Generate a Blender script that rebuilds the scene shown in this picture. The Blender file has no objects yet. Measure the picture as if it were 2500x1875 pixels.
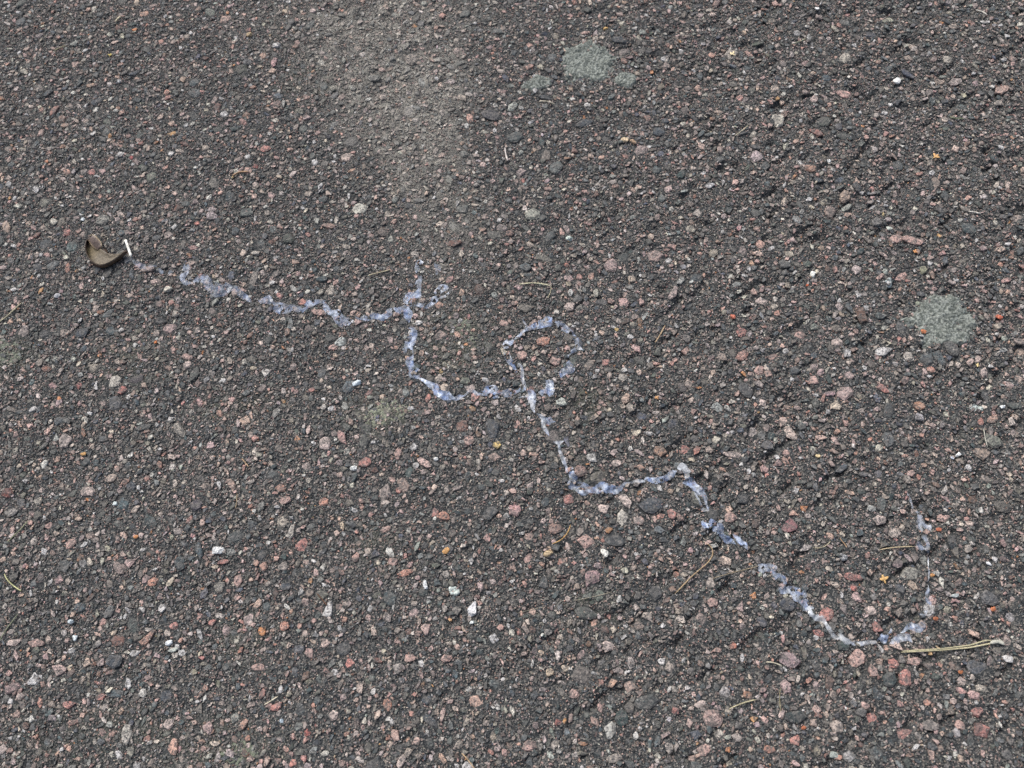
import bpy, bmesh, math, random
import numpy as np
from mathutils import Matrix, Vector

rng = np.random.default_rng(11)
random.seed(11)
SC = bpy.context.scene
COL = SC.collection

# ------------------------------------------------------------------ camera
CAM_H, PITCH, ROLL = 0.378, math.radians(22.0), math.radians(9.0)
FPX = 1853.0                                    # focal length in photograph pixels (2500 wide)
cam_d = bpy.data.cameras.new('camera')
cam = bpy.data.objects.new('camera', cam_d)
COL.objects.link(cam)
cam_d.sensor_width = 36.0
cam_d.lens = 36.0 * FPX / 2500.0
cam_d.clip_start, cam_d.clip_end = 0.005, 400.0
cam_d.dof.use_dof = True
cam_d.dof.focus_distance = 0.40
cam_d.dof.aperture_fstop = 14.0
CAM_M = Matrix.Translation((0, 0, CAM_H)) @ Matrix.Rotation(PITCH, 4, 'X') @ Matrix.Rotation(-ROLL, 4, 'Z')
cam.matrix_world = CAM_M
SC.camera = cam

# ------------------------------------------------------------------ overcast sky, soft sun, exposure
SUN_EL, SUN_AZ = math.radians(52), math.radians(25)       # azimuth from +Y towards -X (up and left in the picture)
world = bpy.data.worlds.new('World')
SC.world = world
world.use_nodes = True
wt = world.node_tree
bg = wt.nodes['Background']
sky = wt.nodes.new('ShaderNodeTexSky')
sky.sky_type = 'NISHITA'
sky.sun_disc = False
sky.sun_elevation = SUN_EL
sky.sun_rotation = -SUN_AZ
sky.dust_density = 6.0
sky.air_density = 1.0
hs = wt.nodes.new('ShaderNodeHueSaturation')
hs.inputs['Saturation'].default_value = 0.75              # cloud cover greys the sky
wt.links.new(sky.outputs[0], hs.inputs['Color'])
wt.links.new(hs.outputs[0], bg.inputs['Color'])
bg.inputs['Strength'].default_value = 0.13
sun_d = bpy.data.lights.new('sun', 'SUN')
sun_d.energy = 1.5
sun_d.angle = math.radians(18)
sun_d.color = (1.0, 0.985, 0.965)
sun = bpy.data.objects.new('sun', sun_d)
COL.objects.link(sun)
sd = Vector((-math.sin(SUN_AZ) * math.cos(SUN_EL), math.cos(SUN_AZ) * math.cos(SUN_EL), math.sin(SUN_EL)))
sun.rotation_euler = (-sd).to_track_quat('-Z', 'Y').to_euler()
vs = SC.view_settings
vs.view_transform = 'Standard'
vs.look = 'None'
vs.gamma = 1.0
vs.exposure = 0.36
SC.cycles.max_bounces = 4
SC.cycles.diffuse_bounces = 2
SC.cycles.transparent_max_bounces = 16

# ------------------------------------------------------------------ helpers
M3 = np.array(CAM_M.to_3x3())
def P(x, y, z=0.0):
    """point on the ground seen at photograph pixel x, y; returns (X, Y, metres per pixel there)"""
    d = M3 @ np.array([(x - 1250.0) / FPX, (937.5 - y) / FPX, -1.0])
    t = (z - CAM_H) / d[2]
    return d[0] * t, d[1] * t, t / FPX
def ang(x, y, a):
    """in-plane ground angle of a picture direction a (degrees, counter-clockwise from right)"""
    r = math.radians(a)
    X0, Y0, _ = P(x, y)
    X1, Y1, _ = P(x + 10 * math.cos(r), y - 10 * math.sin(r))
    return math.atan2(Y1 - Y0, X1 - X0)
def lin(c):
    c = np.asarray(c, float) / 255.0
    return np.where(c <= 0.04045, c / 12.92, ((c + 0.055) / 1.055) ** 2.4)
def hash2(ix, iy, s):
    n = (ix.astype(np.int64) * 374761393 + iy.astype(np.int64) * 668265263 + s * 1442695041) & 0xffffffff
    n = ((n ^ (n >> 13)) * 1274126177) & 0xffffffff
    return ((n ^ (n >> 16)) & 0xffff) / 65535.0
def vnoise(x, y, s=0):
    x = np.asarray(x, float); y = np.asarray(y, float)
    ix = np.floor(x); iy = np.floor(y)
    fx = x - ix; fy = y - iy
    fx = fx * fx * (3 - 2 * fx); fy = fy * fy * (3 - 2 * fy)
    a = hash2(ix, iy, s); b = hash2(ix + 1, iy, s); c = hash2(ix, iy + 1, s); d = hash2(ix + 1, iy + 1, s)
    return (a * (1 - fx) + b * fx) * (1 - fy) + (c * (1 - fx) + d * fx) * fy
def fbm(x, y, s=0, o=3):
    v = 0; a = 0.5; t = 0
    for k in range(o):
        v = v + a * vnoise(np.asarray(x) * 2 ** k, np.asarray(y) * 2 ** k, s + k * 7); t += a; a *= 0.55
    return v / t
def mesh_np(name, verts, faces, k, cols=None, smooth=False, far=None):
    """mesh from numpy arrays, all faces with k corners"""
    me = bpy.data.meshes.new(name)
    nv, nf = len(verts), len(faces)
    me.vertices.add(nv)
    me.vertices.foreach_set('co', np.ascontiguousarray(verts, np.float32).ravel())
    me.loops.add(nf * k)
    me.loops.foreach_set('vertex_index', np.ascontiguousarray(faces, np.int32).ravel())
    me.polygons.add(nf)
    me.polygons.foreach_set('loop_start', np.arange(0, nf * k, k, dtype=np.int32))
    me.polygons.foreach_set('loop_total', np.full(nf, k, np.int32))
    me.polygons.foreach_set('use_smooth', np.full(nf, smooth, bool))
    if cols is not None:
        at = me.attributes.new('col', 'FLOAT_COLOR', 'POINT')
        c4 = np.ones((nv, 4), np.float32); c4[:, :3] = cols
        at.data.foreach_set('color', c4.ravel())
    if far is not None:
        at = me.attributes.new('far', 'FLOAT', 'POINT')
        at.data.foreach_set('value', np.ascontiguousarray(far, np.float32))
    me.update(calc_edges=True)
    me.validate()
    return me
def link(name, me, mat=None, parent=None):
    o = bpy.data.objects.new(name, me)
    COL.objects.link(o)
    if mat is not None and me is not None and len(me.materials) == 0:
        me.materials.append(mat)
    if parent is not None:
        o.parent = parent
    return o
def tag(o, label, cat, group=None):
    o['label'] = label; o['category'] = cat
    if group: o['group'] = group
    return o

# ------------------------------------------------------------------ materials
def new_mat(name):
    m = bpy.data.materials.new(name); m.use_nodes = True
    nt = m.node_tree
    return m, nt, nt.nodes['Principled BSDF']
def node(nt, t, **kw):
    n = nt.nodes.new(t)
    for k, v in kw.items(): setattr(n, k, v)
    return n
def mixc(nt, fac, a, b, mode='MIX'):
    n = node(nt, 'ShaderNodeMix', data_type='RGBA', blend_type=mode)
    for s, v in ((0, fac), (6, a), (7, b)):
        if isinstance(v, (int, float)): n.inputs[s].default_value = v
        elif isinstance(v, tuple): n.inputs[s].default_value = (*v, 1)
        else: nt.links.new(v, n.inputs[s])
    return n.outputs[2]
def ramp(nt, src, p0, p1, c0=(0, 0, 0), c1=(1, 1, 1)):
    r = node(nt, 'ShaderNodeValToRGB')
    r.color_ramp.elements[0].position = p0; r.color_ramp.elements[1].position = p1
    r.color_ramp.elements[0].color = (*c0, 1); r.color_ramp.elements[1].color = (*c1, 1)
    nt.links.new(src, r.inputs[0])
    return r.outputs[0]
def noise(nt, vec, scale, detail=3.0, rough=0.6):
    n = node(nt, 'ShaderNodeTexNoise')
    n.inputs['Scale'].default_value = scale; n.inputs['Detail'].default_value = detail; n.inputs['Roughness'].default_value = rough
    nt.links.new(vec, n.inputs['Vector'])
    return n.outputs['Fac']
def bump(nt, h, bsdf, dist, strength=0.6):
    b = node(nt, 'ShaderNodeBump'); b.inputs['Distance'].default_value = dist; b.inputs['Strength'].default_value = strength
    nt.links.new(h, b.inputs['Height']); nt.links.new(b.outputs[0], bsdf.inputs['Normal'])
def stone_mat(name, per_object, flecks=0.55, rough=0.75):
    m, nt, bs = new_mat(name)
    if per_object:
        base = node(nt, 'ShaderNodeObjectInfo').outputs['Color']
    else:
        base = node(nt, 'ShaderNodeAttribute', attribute_name='col').outputs['Color']
    pos = node(nt, 'ShaderNodeNewGeometry').outputs['Position']
    n1 = noise(nt, pos, 520, 1.5, 0.65)
    n2 = noise(nt, pos, 900, 1.5, 0.65)
    n3 = noise(nt, pos, 800, 2.5, 0.7)
    n4 = noise(nt, pos, 300, 2.0, 0.6)
    def scaled(src, k):
        q = node(nt, 'ShaderNodeMath', operation='MULTIPLY'); nt.links.new(src, q.inputs[0]); q.inputs[1].default_value = k
        return q.outputs[0]
    tone = ramp(nt, n3, 0.28, 0.72, (0.55, 0.55, 0.56), (1.45, 1.43, 1.40))
    c = mixc(nt, 1.0, base, tone, 'MULTIPLY')
    c = mixc(nt, scaled(ramp(nt, n1, 0.53, 0.58), 0.75 * flecks), c, mixc(nt, 0.5, base, (0.46, 0.42, 0.39)))
    c = mixc(nt, scaled(ramp(nt, n2, 0.56, 0.60), 1.45 * flecks), c, (0.05, 0.05, 0.055))
    c = mixc(nt, scaled(ramp(nt, n4, 0.46, 0.62), 1.25 * flecks), c, (0.10, 0.098, 0.094))      # smear of old binder and road dirt
    nt.links.new(c, bs.inputs['Base Color'])
    bs.inputs['Roughness'].default_value = rough
    bs.inputs['Specular IOR Level'].default_value = 0.35
    bump(nt, n3, bs, 0.0014, 0.8)
    return m
MAT_STONE = stone_mat('granite_aggregate', False)
MAT_STONE_OBJ = stone_mat('granite_stone', True)
MAT_PEBBLE = stone_mat('pebble_stone', True, 0.12, 0.55)

def mastic_mat():
    m, nt, bs = new_mat('asphalt_mastic')
    col = node(nt, 'ShaderNodeAttribute', attribute_name='col').outputs['Color']
    far = node(nt, 'ShaderNodeAttribute', attribute_name='far').outputs['Fac']
    pos = node(nt, 'ShaderNodeNewGeometry').outputs['Position']
    n1 = noise(nt, pos, 900, 4.0, 0.7)
    v = node(nt, 'ShaderNodeTexVoronoi'); v.inputs['Scale'].default_value = 1300; nt.links.new(pos, v.inputs['Vector'])
    sand = ramp(nt, v.outputs['Color'], 0.55, 0.85)
    c = mixc(nt, 1.0, col, ramp(nt, n1, 0.3, 0.72, (0.55, 0.55, 0.56), (1.5, 1.48, 1.42)), 'MULTIPLY')
    s2 = node(nt, 'ShaderNodeMath', operation='MULTIPLY'); nt.links.new(sand, s2.inputs[0]); s2.inputs[1].default_value = 0.75
    c = mixc(nt, s2.outputs[0], c, (0.21, 0.20, 0.185))
    # beyond the built stones the same aggregate goes on as colour
    v2 = node(nt, 'ShaderNodeTexVoronoi'); v2.inputs['Scale'].default_value = 190; nt.links.new(pos, v2.inputs['Vector'])
    ve = node(nt, 'ShaderNodeTexVoronoi', feature='DISTANCE_TO_EDGE'); ve.inputs['Scale'].default_value = 190; nt.links.new(pos, ve.inputs['Vector'])
    sep = node(nt, 'ShaderNodeSeparateColor'); nt.links.new(v2.outputs['Color'], sep.inputs[0])
    r = node(nt, 'ShaderNodeValToRGB'); e = r.color_ramp
    e.interpolation = 'CONSTANT'
    e.elements[0].color = (0.05, 0.055, 0.062, 1); e.elements[1].position = 0.4; e.elements[1].color = (0.20, 0.15, 0.13, 1)
    for p_, c_ in ((0.6, (0.26, 0.17, 0.14, 1)), (0.75, (0.10, 0.095, 0.09, 1)), (0.9, (0.27, 0.25, 0.235, 1))):
        x = e.elements.new(p_); x.color = c_
    nt.links.new(sep.outputs[0], r.inputs[0])
    cf = mixc(nt, ramp(nt, ve.outputs[0], 0.06, 0.14), c, r.outputs[0])
    c = mixc(nt, far, c, cf)
    nt.links.new(c, bs.inputs['Base Color'])
    bs.inputs['Roughness'].default_value = 0.85
    bs.inputs['Specular IOR Level'].default_value = 0.3
    bump(nt, v.outputs['Distance'], bs, 0.0008, 0.8)
    return m
MAT_MASTIC = mastic_mat()

def attr_mat(name, rough=0.7, scale=900, amp=0.35, spec=0.4, bd=0.0004):
    """coloured by the mesh's own colour attribute, with fine mottling"""
    m, nt, bs = new_mat(name)
    col = node(nt, 'ShaderNodeAttribute', attribute_name='col').outputs['Color']
    pos = node(nt, 'ShaderNodeNewGeometry').outputs['Position']
    n = noise(nt, pos, scale, 3.0)
    lo, hi = 1 - amp, 1 + amp
    c = mixc(nt, 1.0, col, ramp(nt, n, 0.3, 0.7, (lo,) * 3, (hi,) * 3), 'MULTIPLY')
    nt.links.new(c, bs.inputs['Base Color'])
    bs.inputs['Roughness'].default_value = rough
    bs.inputs['Specular IOR Level'].default_value = spec
    bump(nt, n, bs, bd, 0.6)
    return m
MAT_LICHEN = attr_mat('lichen_crust', 0.95, 1500, 0.5, 0.1, 0.0008)
MAT_HUSK = attr_mat('husk_skin', 0.42, 700, 0.35, 0.5)
MAT_LINING = attr_mat('husk_lining', 0.6, 900, 0.3, 0.35)
MAT_PLANT = attr_mat('dry_plant', 0.6, 900, 0.25, 0.35)

def film_mat():
    m, nt, bs = new_mat('slime_film')
    pos = node(nt, 'ShaderNodeNewGeometry').outputs['Position']
    edge = node(nt, 'ShaderNodeAttribute', attribute_name='col').outputs['Color']
    n1 = noise(nt, pos, 330, 3.0, 0.6)
    n2 = noise(nt, pos, 520, 3.0, 0.6)
    wv = node(nt, 'ShaderNodeTexNoise', noise_type='RIDGED_MULTIFRACTAL'); wv.inputs['Scale'].default_value = 260; wv.inputs['Detail'].default_value = 3
    nt.links.new(pos, wv.inputs['Vector'])
    crease = ramp(nt, wv.outputs['Fac'], 0.55, 0.95)
    sky_tint = ramp(nt, n1, 0.40, 0.60, (0.24, 0.36, 0.66), (0.50, 0.60, 0.78))  # bluish sky reflection painted into the film's base colour
    sep = node(nt, 'ShaderNodeSeparateColor'); nt.links.new(edge, sep.inputs[0])
    mx = node(nt, 'ShaderNodeMath', operation='MAXIMUM'); nt.links.new(sep.outputs[0], mx.inputs[0]); nt.links.new(crease, mx.inputs[1])
    c = mixc(nt, mx.outputs[0], sky_tint, (0.72, 0.76, 0.80))
    nt.links.new(c, bs.inputs['Base Color'])
    a = ramp(nt, n2, 0.36, 0.60, (0.22,) * 3, (0.58,) * 3)
    ac = node(nt, 'ShaderNodeMath', operation='MULTIPLY_ADD'); nt.links.new(crease, ac.inputs[0]); ac.inputs[1].default_value = 0.22; nt.links.new(a, ac.inputs[2])
    am = node(nt, 'ShaderNodeMath', operation='MULTIPLY'); nt.links.new(ac.outputs[0], am.inputs[0]); nt.links.new(sep.outputs[1], am.inputs[1])
    am.use_clamp = True
    nt.links.new(am.outputs[0], bs.inputs['Alpha'])
    bs.inputs['Roughness'].default_value = 0.45
    bs.inputs['Specular IOR Level'].default_value = 0.4
    return m
MAT_FILM = film_mat()

# ------------------------------------------------------------------ the stretch of pavement that is built stone by stone
X0, X1, Y0, Y1 = -0.45, 0.41, -0.12, 0.57
CELL = 0.0005
NX, NY = int((X1 - X0) / CELL), int((Y1 - Y0) / CELL)
def to_px(X, Y):
    d = np.stack([np.asarray(X, float), np.asarray(Y, float), np.full(np.shape(X), -CAM_H)], -1) @ M3
    return 1250 + FPX * d[..., 0] / -d[..., 2], 937.5 - FPX * d[..., 1] / -d[..., 2]
def blob(X, Y, px, py, rx, ry, a=0.0):
    """soft patch centred where the photograph has it, sizes in photograph pixels, wobbly edge"""
    cx, cy, s = P(px, py)
    t = ang(px, py, a)
    u = ((X - cx) * math.cos(t) + (Y - cy) * math.sin(t)) / (rx * s)
    v = (-(X - cx) * math.sin(t) + (Y - cy) * math.cos(t)) / (ry * s)
    r = np.sqrt(u * u + v * v) + 0.7 * (fbm(X * 90, Y * 90, 5) - 0.5)
    return np.clip(1.4 - r, 0, 1)
def dust_mask(X, Y):
    """pale cement dust worked into the surface"""
    m = 1.0 * blob(X, Y, 950, 190, 240, 170, -62) + 0.9 * blob(X, Y, 1030, 330, 90, 190, 10) + 0.6 * blob(X, Y, 900, 60, 260, 130, 0)
    m = m + 0.4 * blob(X, Y, 1080, 560, 130, 150, 0)
    return np.clip(m, 0, 1) * np.clip((fbm(X * 170, Y * 170, 91) - 0.22) * 3.2, 0, 1)
def moss_mask(X, Y):
    """thin grey-green growth in the pores"""
    m = 0
    for px, py, rx, ry, k in ((320, 880, 90, 60, .7), (930, 1010, 80, 60, .9), (1130, 830, 90, 90, .8), (1440, 990, 60, 50, .6), (30, 860, 60, 50, .7), (530, 1820, 160, 70, .6),
                              (740, 210, 70, 60, .5), (1430, 1490, 70, 45, .7), (930, 1330, 50, 60, .6), (560, 1000, 90, 40, .5), (1400, 1120, 40, 60, .5), (600, 1560, 80, 60, .5), (180, 1790, 200, 70, .4)):
        m = m + k * blob(X, Y, px, py, rx, ry)
    return np.clip(m, 0, 1) * np.clip((fbm(X * 200, Y * 200, 95) - 0.30) * 3.0, 0, 1)
def rough_side(X, Y):
    """1 on the open, worn right-hand side of the picture, 0 on the tight left"""
    px, py = to_px(X, Y)
    return np.clip((px - 1050 - 0.25 * (937 - py)) / 700, 0, 1)
def ground_z(X, Y):
    z = (fbm(X * 45, Y * 45, 3) - 0.5) * 0.0022 + (fbm(X * 9, Y * 9, 8) - 0.5) * 0.004
    # worn-out furrows where fines are gone
    q = X * 0.85 + Y * 0.5; w = -X * 0.5 + Y * 0.85
    f = vnoise(q * 90, w * 260, 21) * 0.6 + vnoise(q * 200, w * 420, 22) * 0.4
    z = z - np.clip(f - 0.60, 0, 1) * (0.0035 + 0.009 * rough_side(X, Y)) + (vnoise(X * 400, Y * 400, 27) - 0.5) * 0.0008
    return z + 0.0009 * dust_mask(X, Y)

gx = np.concatenate([[-60, -15, -5, -2, -1, -0.7], np.arange(X0, X1 + 1e-6, 0.0016), [0.7, 1, 2, 5, 15, 60]])
gy = np.concatenate([[-60, -15, -5, -2, -1, -0.4], np.arange(Y0, Y1 + 1e-6, 0.0016), [0.9, 1.3, 2, 5, 15, 60]])
GX, GY = np.meshgrid(gx, gy)
nx_, ny_ = len(gx), len(gy)
inside = (GX > X0 + .002) & (GX < X1 - .002) & (GY > Y0 + .002) & (GY < Y1 - .002)
GZ = np.where(inside, ground_z(GX, GY), 0.0)
mast = np.array([0.036, 0.041, 0.045])
mast_var = 0.75 + 0.5 * fbm(GX * 60, GY * 60, 31)
cols = mast[None, None] * mast_var[..., None]
DUST, MOSS = np.array([0.36, 0.35, 0.315]), np.array([0.13, 0.14, 0.10])
dm = np.where(inside, dust_mask(GX, GY), 0)[..., None]; mm_ = np.where(inside, moss_mask(GX, GY), 0)[..., None]
speck = (0.35 + 0.65 * vnoise(GX * 500, GY * 500, 44))[..., None]
cols = cols * (1 - 0.8 * dm * speck) + DUST * 0.8 * dm * speck
cols = cols * (1 - 0.75 * mm_ * speck) + MOSS * 0.75 * mm_ * speck
idx = np.arange(nx_ * ny_).reshape(ny_, nx_)
quads = np.stack([idx[:-1, :-1], idx[:-1, 1:], idx[1:, 1:], idx[1:, :-1]], -1).reshape(-1, 4)
me = mesh_np('asphalt', np.stack([GX, GY, GZ], -1).reshape(-1, 3), quads, 4, cols.reshape(-1, 3), True, (~inside).astype(float).ravel())
asphalt = link('asphalt', me, MAT_MASTIC)
asphalt['kind'] = 'structure'
asphalt['label'] = 'worn asphalt with pink and grey granite chippings set in dark binder'

# ---- stone shapes: rounded polyhedra from a p-norm of random planes
def ico(sub):
    bm = bmesh.new(); bmesh.ops.create_icosphere(bm, subdivisions=sub, radius=1.0)
    v = np.array([q.co[:] for q in bm.verts]); f = np.array([[q.index for q in t.verts] for t in bm.faces]); bm.free()
    return v, f
ICO = {k: ico(k) for k in (1, 2, 3, 4)}
def polyhedron(sub, seed, p=24, cut=-0.35, planes=8, top=(0.36, 0.55), wob=0.08):
    r = np.random.default_rng(seed)
    v, f = ICO[sub]
    n = r.normal(size=(planes, 3)); n[:, 2] *= 0.55; n /= np.linalg.norm(n, axis=1)[:, None]
    h = r.uniform(0.52, 1.0, planes)
    tn = np.array([[r.uniform(-.22, .22), r.uniform(-.22, .22), 1.0]]); tn /= np.linalg.norm(tn)
    n = np.concatenate([n, tn, [[0, 0, -1]]]); h = np.concatenate([h, [r.uniform(*top)], [0.5]])
    g = np.clip(v @ n.T, 0, None) / h
    rad = (g ** p).sum(1) ** (-1 / p)
    lump = 0
    for q_ in range(6):
        kv = r.normal(size=3) * (2.2 + q_); lump = lump + np.sin(v @ kv + r.uniform(0, 6.28)) / (1 + 0.35 * q_)
    rad = np.clip(rad, 0, 1.25) * (1 + wob * r.normal(size=len(rad)) + 0.07 * lump)
    w = v * rad[:, None]
    ext = np.abs(w[:, :2]).max(0); w[:, :2] /= ext
    keep = (w[f][:, :, 2].max(1) > cut)
    f = f[keep]
    used, inv = np.unique(f, return_inverse=True)
    return w[used], inv.reshape(-1, 3)
def gem(seed, k, k2):
    """little faceted chip: base ring, shoulder ring, top point"""
    r = np.random.default_rng(seed)
    a = np.arange(k) * 2 * math.pi / k + r.uniform(-.35, .35, k)
    ra = r.uniform(0.55, 1.15, k)
    base = np.stack([ra * np.cos(a), ra * np.sin(a), np.full(k, -0.3)], 1)
    if k2:
        rb = ra * r.uniform(0.55, 0.85, k)
        sh = np.stack([rb * np.cos(a + .15), rb * np.sin(a + .15), r.uniform(0.3, 0.6, k)], 1)
        topv = np.array([[r.uniform(-.2, .2), r.uniform(-.2, .2), r.uniform(0.5, 0.68)]])
        v = np.concatenate([base, sh, topv])
        f = []
        for i in range(k):
            j = (i + 1) % k
            f += [[i, j, k + j], [i, k + j, k + i], [k + i, k + j, 2 * k]]
    else:
        topv = np.array([[r.uniform(-.3, .3), r.uniform(-.3, .3), r.uniform(0.45, 0.75)]])
        v = np.concatenate([base, topv]); f = [[i, (i + 1) % k, k] for i in range(k)]
    return v, np.array(f)
def chip(seed, k, concave=0.18, top=(0.46, 0.62)):
    """crushed stone: angular outline, steep broken sides, tilted uneven top"""
    r = np.random.default_rng(seed)
    a = np.cumsum(r.uniform(0.35, 1.5, k)); a *= 2 * math.pi / a[-1]
    ra = r.uniform(1 - 2 * concave, 1.05, k)
    xy = np.stack([ra * np.cos(a), ra * np.sin(a)], 1)
    xy -= 0.5 * (xy.max(0) + xy.min(0)); xy /= np.abs(xy).max(0)
    tl = r.normal(0, 0.14, 2)
    def ring(sc, z, jz, jr):
        q = xy * (sc + r.uniform(-jr, jr, k))[:, None]
        return np.column_stack([q, z + q @ tl + r.uniform(-jz, jz, k)])
    hi = r.uniform(*top)
    r0 = ring(1.0, -0.35, 0.0, 0.0); r1 = ring(1.0, hi * 0.55, 0.10, 0.04); r2 = ring(0.74, hi * 0.94, 0.05, 0.14)
    c = np.array([[r.uniform(-.25, .25), r.uniform(-.25, .25), hi + r.uniform(-.04, .05)]])
    v = np.concatenate([r0, r1, r2, c]); f = []
    for i in range(k):
        j = (i + 1) % k
        f += [[i, j, k + j], [i, k + j, k + i], [k + i, k + j, 2 * k + j], [k + i, 2 * k + j, 2 * k + i], [2 * k + i, 2 * k + j, 3 * k]]
    return v, np.array(f)
def refine(v, f, seed, amp=0.035):
    """split every face in four and roughen it"""
    r = np.random.default_rng(seed)
    v = [tuple(q) for q in v]; mid = {}
    def m(i, j):
        e = (min(i, j), max(i, j))
        if e not in mid:
            q = (np.array(v[i]) + np.array(v[j])) / 2 + r.normal(0, amp, 3) * np.array([1, 1, 0.7]); mid[e] = len(v); v.append(tuple(q))
        return mid[e]
    g = []
    for a, b, c in f:
        x, y, z = m(a, b), m(b, c), m(c, a)
        g += [[a, x, z], [x, b, y], [z, y, c], [x, y, z]]
    return np.array(v), np.array(g)
T_BIG = [refine(*chip(100 + i, 6 + i % 4), 150 + i) for i in range(40)]
T_MED = [chip(300 + i, 4 + i % 4) for i in range(120)]
T_SML = [gem(500 + i, 4 + i % 3, True) for i in range(90)]
T_GRT = [gem(700 + i, 4 + i % 2, False) for i in range(40)]

# ---- colours of the crushed rock, as the eye reads them in the photograph (sRGB), turned linear
PAL = [((164, 142, 134), 10), ((152, 126, 118), 9), ((142, 128, 122), 12), ((158, 150, 143), 9), ((132, 124, 118), 10), ((158, 124, 112), 3), ((144, 108, 99), 1.5), ((182, 174, 165), 5),
       ((70, 82, 86), 10), ((64, 74, 78), 9), ((88, 93, 94), 9), ((80, 86, 82), 7), ((102, 100, 94), 7), ((112, 106, 101), 9), ((120, 123, 121), 5), ((158, 112, 76), 0.6), ((72, 80, 92), 4), ((116, 92, 83), 3)]
PC = np.array([lin(c) * (1.52 if max(c) > 120 else 1.0) for c, _ in PAL]); PW = np.array([w for _, w in PAL], float); PW /= PW.sum()
DARK_W = np.array([w if max(c) < 100 else w * 0.5 for c, w in PAL]); DARK_W /= DARK_W.sum()
PALE_W = np.array([w if max(c) > 100 else w * 0.45 for c, w in PAL]); PALE_W /= PALE_W.sum()
def colours(n, w, X, Y):
    c = PC[rng.choice(len(PC), n, p=w)] * np.exp(rng.normal(0, 0.22, (n, 1))) * np.exp(rng.normal(0, 0.04, (n, 3)))
    k = rng.uniform(0, 0.55, (n, 1)) * np.clip(rng.normal(0.8, 0.4, (n, 1)), 0, 1.3)      # road dirt dulls each stone by its own amount
    c = c * (1 - k) + np.array([0.135, 0.134, 0.130]) * k
    d = dust_mask(X, Y)[:, None]; m = moss_mask(X, Y)[:, None]
    k = d * rng.uniform(0.25, 0.95, (n, 1)); c = c * (1 - k) + DUST * k
    k = m * rng.uniform(0.0, 0.6, (n, 1)); c = c * (1 - k) + MOSS * k
    return np.clip(c, 0.02, 0.5)

# ---- packing: the largest first, each stone keeps clear of those already laid
occ = np.zeros((NY, NX), bool)
HT = np.full((NY, NX), -1.0, np.float32)
CXg = X0 + (np.arange(NX) + .5) * CELL; CYg = Y0 + (np.arange(NY) + .5) * CELL
RING = [(math.cos(t), math.sin(t)) for t in np.arange(0, 2 * math.pi, math.pi / 4)]
def free(x, y, a, b, ca, sa, slack):
    ix, iy = int((x - X0) / CELL), int((y - Y0) / CELL)
    if ix < 2 or iy < 2 or ix >= NX - 2 or iy >= NY - 2 or occ[iy, ix]: return False
    hit = 0
    for c, s in RING:
        u, v = a * c, b * s
        jx, jy = int((x + u * ca - v * sa - X0) / CELL), int((y + u * sa + v * ca - Y0) / CELL)
        if jx < 0 or jy < 0 or jx >= NX or jy >= NY: return False
        if occ[jy, jx]:
            hit += 1
            if hit > slack: return False
    return True
def stamp(x, y, a, b, ca, sa, top):
    r = max(a, b)
    i0, i1 = max(0, int((x - r - X0) / CELL)), min(NX, int((x + r - X0) / CELL) + 2)
    j0, j1 = max(0, int((y - r - Y0) / CELL)), min(NY, int((y + r - Y0) / CELL) + 2)
    dx = CXg[i0:i1][None] - x; dy = CYg[j0:j1][:, None] - y
    q = ((dx * ca + dy * sa) / a) ** 2 + ((-dx * sa + dy * ca) / b) ** 2
    m = q < 1
    occ[j0:j1, i0:i1] |= m
    h = HT[j0:j1, i0:i1]
    np.maximum(h, np.where(m, top - 0.25 * q * min(a, b) * 0.5, -1), out=h)
def pack(n, dmin, dmax, slack, gap, power=1.6):
    out = []
    op = np.argwhere(~occ); op = op[rng.integers(0, len(op), n)]
    xs = X0 + (op[:, 1] + rng.uniform(0, 1, n)) * CELL; ys = Y0 + (op[:, 0] + rng.uniform(0, 1, n)) * CELL
    ds = dmin + (dmax - dmin) * rng.uniform(0, 1, n) ** power
    asp = rng.uniform(0.38, 0.95, n); th = rng.uniform(0, 2 * math.pi, n)
    gz = ground_z(xs, ys); rs = rough_side(xs, ys)
    emb = rng.uniform(0.0, 1.0, n)
    for x, y, d, s, t, z, r_, e in zip(xs, ys, ds, asp, th, gz, rs, emb):
        a, b = d * 0.5, d * 0.5 * s
        ca, sa = math.cos(t), math.sin(t)
        if free(x, y, a * gap, b * gap, ca, sa, slack):
            top = z + d * (0.04 + 0.09 * e + 0.09 * r_ * e) + 0.0005
            stamp(x, y, a, b, ca, sa, top)
            out.append((x, y, a, b, t, top))
    return np.array(out)
def lay(stones, T, tilt=0.14, zs=0.8):
    """vertices and faces of many stones; stones rows x, y, a, b, angle, top"""
    V, F, I = [], [], []
    pick = rng.integers(0, len(T), len(stones)); off = 0
    for t in range(len(T)):
        s = stones[pick == t]
        if not len(s): continue
        ids = np.nonzero(pick == t)[0]
        v, f = T[t]
        topz = v[:, 2].max()
        sz = np.minimum(s[:, 2], s[:, 3]) * zs
        u = v[None, :, 0] * s[:, 2, None]; w = v[None, :, 1] * s[:, 3, None]
        z = (v[None, :, 2] - topz) * sz[:, None] + s[:, 5, None]
        tx = rng.normal(0, tilt, (len(s), 1)); ty = rng.normal(0, tilt, (len(s), 1))
        z = z + tx * u + ty * w
        c, sn = np.cos(s[:, 4, None]), np.sin(s[:, 4, None])
        X = s[:, 0, None] + u * c - w * sn; Y = s[:, 1, None] + u * sn + w * c
        V.append(np.stack([X, Y, z], -1).reshape(-1, 3))
        n = len(v)
        F.append((f[None] + (off + np.arange(len(s)) * n)[:, None, None]).reshape(-1, 3)); off += n * len(s)
        I.append(np.repeat(ids, n))
    return np.concatenate(V), np.concatenate(F), np.concatenate(I)

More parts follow.
